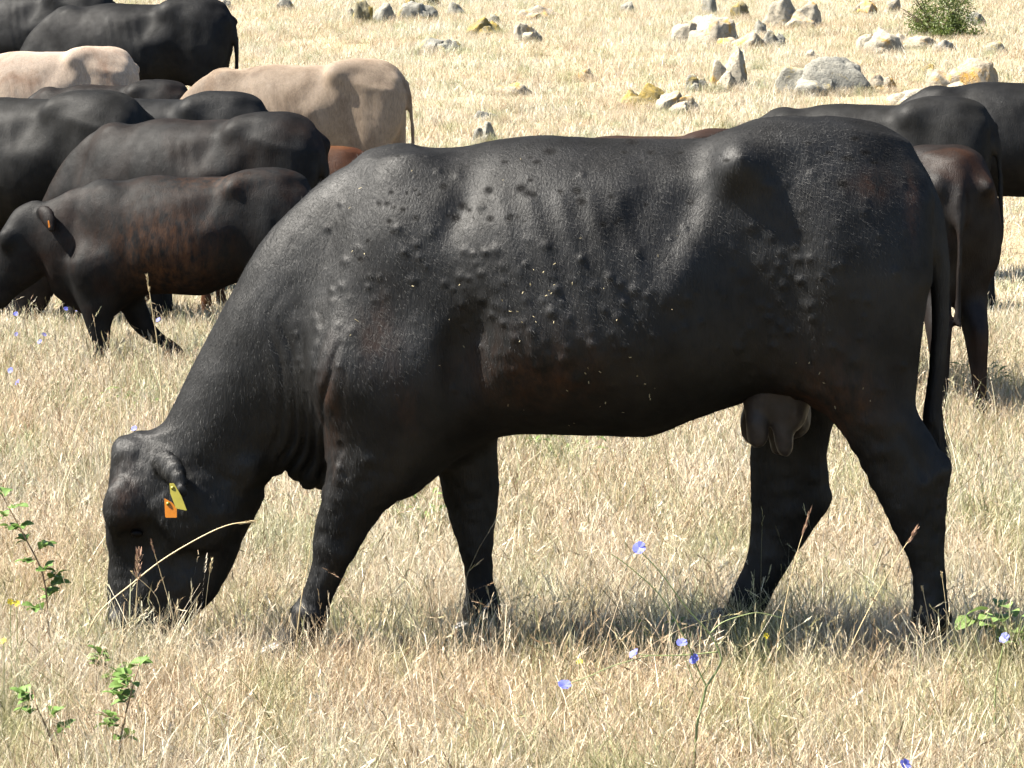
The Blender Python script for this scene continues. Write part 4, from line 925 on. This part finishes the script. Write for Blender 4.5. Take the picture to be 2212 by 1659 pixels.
# ------------------------------------------------------------------ dry grass
def grass_material():
    m, nt, b = new_mat('dry_grass')
    c = nd(nt, 'ShaderNodeAttribute', attribute_name='shade').outputs['Fac']
    t = nd(nt, 'ShaderNodeAttribute', attribute_name='green').outputs['Fac']
    pos = nd(nt, 'ShaderNodeNewGeometry').outputs['Position']
    flat = mapping(nt, pos, (1, 1, 0))
    big = noise(nt, flat, .55, 3, .6); med = noise(nt, flat, 2.3, 4, .65)
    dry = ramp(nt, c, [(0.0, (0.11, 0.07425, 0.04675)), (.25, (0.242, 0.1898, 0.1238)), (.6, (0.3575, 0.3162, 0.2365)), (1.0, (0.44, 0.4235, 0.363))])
    green = ramp(nt, c, [(0.0, (.050, .066, .022)), (.5, (.145, .18, .078)), (1.0, (.34, .35, .24))])
    g = math_n(nt, 'ADD', t, ramp(nt, med, [(.49, (0, 0, 0)), (.60, (1, 1, 1))]))
    cc = mix(nt, math_n(nt, 'MULTIPLY', g, .8, True), dry, green)
    sml = noise(nt, flat, 6.5, 4, .65)
    cc = mix(nt, ramp(nt, sml, [(.50, (0, 0, 0)), (.70, (1, 1, 1))]), cc, mix(nt, 1.0, cc, (.66, .54, .42, 1), 'MULTIPLY'))     # old weathered thatch
    cc = mix(nt, ramp(nt, big, [(.35, (0, 0, 0)), (.65, (1, 1, 1))]), cc, mix(nt, 1.0, cc, (1.0, .90, .80, 1), 'MULTIPLY'))
    nt.links.new(cc, b.inputs['Base Color']); b.inputs['Roughness'].default_value = .55; b.inputs['Specular IOR Level'].default_value = .2
    tr = nd(nt, 'ShaderNodeBsdfTranslucent'); nt.links.new(cc, tr.inputs[0])
    mx = nd(nt, 'ShaderNodeMixShader'); mx.inputs[0].default_value = .3
    nt.links.new(b.outputs[0], mx.inputs[1]); nt.links.new(tr.outputs[0], mx.inputs[2]); nt.links.new(mx.outputs[0], nt.nodes['Material Output'].inputs[0])
    return m
GM = grass_material()
def blades(n, R0, hmin, hmax, lean, width, seed, head=0.0, curl=.5, seg=3):
    "n blades scattered over a soft-edged disc of radius R0 -> arrays"
    r = np.random.default_rng(seed)
    q = R0 * np.sqrt(r.random(n)) * (1 + r.normal(0, .10, n)); a = r.uniform(0, 6.28, n)
    p = np.stack([q * np.cos(a), q * np.sin(a), np.full(n, -.012)], 1)
    clump = r.normal(0, .4, (n, 1)) * .02; p[:, :2] += clump
    az = r.uniform(0, 6.28, n); h = r.uniform(hmin, hmax, n)[:, None]; ln = np.minimum(np.abs(r.normal(0, lean, n)), 1.47)
    d0 = np.stack([np.cos(az) * np.sin(ln), np.sin(az) * np.sin(ln), np.cos(ln)], 1)
    az2 = az + r.normal(0, 1.0, n); bend = np.stack([np.cos(az2), np.sin(az2), np.full(n, -.6)], 1) * curl * r.random((n, 1))
    side = np.cross(d0, r.normal(0, 1, (n, 3)) + [0, 0, .3]); side /= np.linalg.norm(side, axis=1)[:, None] + 1e-9
    w = width * r.uniform(.55, 1.45, (n, 1)); sh = np.clip(r.normal(.55, .36, n), 0, 1); gr = (r.random(n) < .10) * r.uniform(.4, 1, n)
    rows, S = [], []
    for s in range(seg + 1):
        t = s / seg; c = p + h * (d0 * t + bend * t * t)
        if s: c[:, 2] = np.maximum(c[:, 2], .004 + .012 * t * r.random(n))
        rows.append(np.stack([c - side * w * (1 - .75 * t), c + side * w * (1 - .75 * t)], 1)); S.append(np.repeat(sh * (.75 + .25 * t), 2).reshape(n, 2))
    V = np.stack(rows, 1).reshape(n, -1, 3); S = np.stack(S, 1).reshape(n, -1); k = 2 * (seg + 1)
    base = (np.arange(n) * k)[:, None]
    F = np.concatenate([base + np.array([2 * s, 2 * s + 1, 2 * s + 3, 2 * s + 2]) for s in range(seg)])
    G = np.repeat(gr, k); tip = V[:, -1]; dv = V[:, -1] - V[:, -3]; V = V.reshape(-1, 3); S = S.ravel()
    hs = np.nonzero(r.random(n) < head)[0]
    if len(hs):                                                                # seed heads: spindles of small flakes
        dv = dv[hs] / (np.linalg.norm(dv[hs], axis=1)[:, None] + 1e-9); m = len(hs)
        for j in range(7):
            o = tip[hs] + dv * (j - 2) * .006; e = r.normal(0, 1, (m, 3)); e /= np.linalg.norm(e, axis=1)[:, None]
            q2 = o + dv * .013 + e * .0045; x = np.cross(dv, e) * .0012; i0 = len(V)
            V = np.concatenate([V, np.stack([o - x, o + x, q2 + x * .5, q2 - x * .5], 1).reshape(-1, 3)])
            S = np.concatenate([S, np.repeat(sh[hs] * .9, 4)]); G = np.concatenate([G, np.zeros(4 * m)])
            F = np.concatenate([F, i0 + (np.arange(m) * 4)[:, None] + np.arange(4)])
    return V, F, S, G
def patch_mesh(parts):
    V, F, S, G = [], [], [], []; n = 0
    for v, f, s, g in parts: V.append(v); F.append(f + n); S.append(s); G.append(g); n += len(v)
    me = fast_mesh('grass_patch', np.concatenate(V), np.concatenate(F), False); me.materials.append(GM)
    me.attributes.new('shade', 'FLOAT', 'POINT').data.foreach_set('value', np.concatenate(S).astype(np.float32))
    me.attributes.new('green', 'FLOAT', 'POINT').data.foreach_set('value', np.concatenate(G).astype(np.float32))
    return me
src = bpy.data.collections.new('grass_patches'); meshes = []
def tone(t, d): return (t[0], t[1], np.clip(t[2] + d, 0, 1), t[3])
for k in range(4):                                                            # near sward: tangled, matted, with a few stalks
    q = 300 + 20 * k
    meshes.append(patch_mesh([blades(2300, .32, .02, .075, .9, .0006, q, .04), blades(1600, .32, .05, .17, 1.32, .0007, q + 1, 0, .25), blades(150, .32, .06, .20, 1.1, .0017, q + 4, 0, .4, 4), blades(170, .32, .08, .19, .5, .0006, q + 2, .4, .35), blades((9, 14, 18, 11)[k], .3, .20, .38, .45, .0008, q + 3, .8, .6, 6)]))
for k in range(2):                                                            # trampled, brown, lying flat
    q = 380 + 20 * k
    meshes.append(patch_mesh([tone(blades(900, .32, .02, .06, 1.1, .0007, q, 0), -.22), tone(blades(1300, .32, .05, .16, 1.42, .0008, q + 1, 0, .15), -.12), blades(60, .32, .08, .18, .6, .0006, q + 2, .4, .35)]))
for k in range(2):                                                            # loose and tall, pale
    q = 420 + 20 * k
    meshes.append(patch_mesh([tone(blades(1700, .32, .03, .10, .8, .0006, q, .04), .1), tone(blades(1300, .32, .06, .20, 1.2, .0007, q + 1, 0, .3), .1), tone(blades(420, .32, .09, .22, .5, .0006, q + 2, .4, .4), .12), blades(16, .3, .2, .36, .4, .0008, q + 3, .8, .6, 6)]))
def forbs(n, seed):
    "small green leaves of low weeds"
    v, f, s, g = blades(n, .2, .02, .07, .9, .0030, seed, 0, .4, 2); return v, f, np.clip(s * .8, 0, .75), g * 0 + 1.2
for k in range(2): meshes[3 + 4 * k] = patch_mesh([blades(1500, .32, .02, .08, .9, .0006, 480 + k, .05), blades(1000, .32, .05, .19, 1.3, .0008, 490 + k, 0, .25), blades(200, .32, .09, .2, .5, .0007, 495 + k, .4, .35), forbs(420, 500 + k)])
for k in range(6):                                                            # middle distance
    q = 600 + 20 * k
    meshes.append(patch_mesh([tone(blades(1500, .42, .03, .12, .75, .0014, q, 0), (0, -.15, .1)[k % 3]), tone(blades(800, .42, .06, .18, 1.25, .0014, q + 1, 0, .25), (0, -.1, .1)[k % 3]), blades((420, 160, 520)[k % 3], .42, .10, .22, .4, .0013, q + 2, .4, .35), blades(6, .4, .25, .38, .3, .0014, q + 3, .9, .5, 5)] + ([forbs(350, q + 5)] if k in (1, 4) else [])))
for k in range(5):                                                            # hillside
    q = 800 + 20 * k
    pale = lambda t: (t[0], t[1], np.clip(t[2] + .18, 0, 1), t[3])                # veiling glare of the distance painted into the grass tone
    meshes.append(patch_mesh([pale(blades(1800, .75, .035, .11, .6, .0028, q, 0, .4, 2)), pale(blades(300, .75, .07, .16, .4, .0024, q + 1, 0, .3, 2))]))
for k in range(4):                                                            # tall loose tussocks
    q = 900 + 20 * k
    meshes.append(patch_mesh([blades(260, .16, .10, .21, .5, .0009, q, .25, .4), blades(120, .16, .08, .2, 1.0, .0012, q + 1, 0, .4)]))
for k, me in enumerate(meshes):
    o = bpy.data.objects.new('patch_%02d' % k, me); src.objects.link(o)
r = np.random.default_rng(77); P, IDX, ROT, SCL = [], [], [], []
def scatter(d0, d1, step, lo, hi, smin, smax, order=None):
    for d in np.arange(d0, d1, step):
        w = d / FPX * 1106 + 1.3; xs = np.arange(-w, w, step); n = len(xs)
        x = xs + r.uniform(-.35, .35, n) * step; y = d - DC + r.uniform(-.35, .35, n) * step
        P.append(np.column_stack([x, y, gz(x, y)])); q_ = np.column_stack([x, np.full(n, 1.0) * y, np.zeros(n)]); f_ = .5 + .62 * (.65 * vnoise(q_, 1.1, 5) + .35 * vnoise(q_, 2.7, 6)) + r.normal(0, .07, n)
        IDX.append(np.array(order)[np.clip((f_ * len(order)).astype(int), 0, len(order) - 1)] if order else r.integers(lo, hi, n))
        sl = (gz(x, y + .1) - gz(x, y - .1)) / .2
        ROT.append(np.column_stack([np.arctan(sl), np.zeros(n), np.zeros(n)])); SCL.append(r.uniform(smin, smax, n))
scatter(5.7, 9.9, .36, 0, 8, .85, 1.15, [4, 4, 5, 5, 0, 1, 2, 3, 0, 2, 1, 7, 6, 7, 6])
scatter(9.9, 17.5, .52, 8, 14, .9, 1.2, [9, 9, 12, 8, 11, 8, 11, 12, 10, 13, 13])
scatter(17.5, 32, .95, 14, 19, .85, 1.15)
scatter(32, 68, 1.1, 14, 19, .9, 1.25)
def tussocks(n, d0, d1, x0, x1, smin, smax):
    y = r.uniform(d0, d1, n) - DC; x = r.uniform(x0, x1, n); P.append(np.column_stack([x, y, gz(x, y)])); IDX.append(r.integers(19, 23, n)); ROT.append(np.zeros((n, 3))); SCL.append(r.uniform(smin, smax, n))
tussocks(60, 6.0, 9.5, -1.9, 1.9, .5, .9)
tussocks(60, 13.6, 15.6, -3.2, -.6, .8, 1.2)         # round the young cow's feet
tussocks(120, 9.5, 17, -3, 3, .6, 1.1)
tussocks(160, 17, 45, -6, 6, .6, 1.1)
for rx_, ry_, rw_ in ROCKS:                                  # grass grown up round the rocks
    n = max(3, int(rw_ * 16)); x = rx_ + r.uniform(-1.1, 1.1, n) * rw_; y = ry_ - r.uniform(.02, .16, n); P.append(np.column_stack([x, y, gz(x, y)])); IDX.append(r.integers(19, 23, n)); ROT.append(np.zeros((n, 3))); SCL.append(r.uniform(.45, .7, n))
P, IDX, ROT, SCL = np.vstack(P), np.concatenate(IDX), np.vstack(ROT), np.concatenate(SCL)
SPIN = r.uniform(0, 6.28, len(P))
gm = bpy.data.meshes.new('dry_grass'); gm.vertices.add(len(P)); gm.vertices.foreach_set('co', P.astype(np.float32).ravel())
gm.attributes.new('idx', 'INT', 'POINT').data.foreach_set('value', IDX.astype(np.int32))
EU = np.array([(Matrix.Rotation(a_, 3, 'X') @ Matrix.Rotation(b_, 3, 'Z')).to_euler()[:] for a_, b_ in zip(ROT[:, 0], SPIN)])   # lean each patch with the slope
gm.attributes.new('rot', 'FLOAT_VECTOR', 'POINT').data.foreach_set('vector', EU.astype(np.float32).ravel())
gm.attributes.new('scl', 'FLOAT', 'POINT').data.foreach_set('value', SCL.astype(np.float32))
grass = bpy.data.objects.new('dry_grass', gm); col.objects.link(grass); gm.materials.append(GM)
tag(grass, 'dry straw-coloured grass covering the pasture', 'grass', None, 'stuff')
ng = bpy.data.node_groups.new('scatter_grass', 'GeometryNodeTree')
ng.interface.new_socket('Geometry', in_out='INPUT', socket_type='NodeSocketGeometry'); ng.interface.new_socket('Geometry', in_out='OUTPUT', socket_type='NodeSocketGeometry')
gi, go = ng.nodes.new('NodeGroupInput'), ng.nodes.new('NodeGroupOutput')
iop, ci = ng.nodes.new('GeometryNodeInstanceOnPoints'), ng.nodes.new('GeometryNodeCollectionInfo')
ci.inputs['Collection'].default_value = src; ci.inputs['Separate Children'].default_value = True; iop.inputs['Pick Instance'].default_value = True
def na(nm, tp):
    n = ng.nodes.new('GeometryNodeInputNamedAttribute'); n.data_type = tp; n.inputs[0].default_value = nm
    return [o for o in n.outputs if o.enabled][0]
L = ng.links.new
L(gi.outputs[0], iop.inputs['Points']); L(ci.outputs[0], iop.inputs['Instance']); L(na('idx', 'INT'), iop.inputs['Instance Index'])
L(na('rot', 'FLOAT_VECTOR'), iop.inputs['Rotation']); L(na('scl', 'FLOAT'), iop.inputs['Scale']); L(iop.outputs[0], go.inputs[0])
md = grass.modifiers.new('scatter', 'NODES'); md.node_group = ng
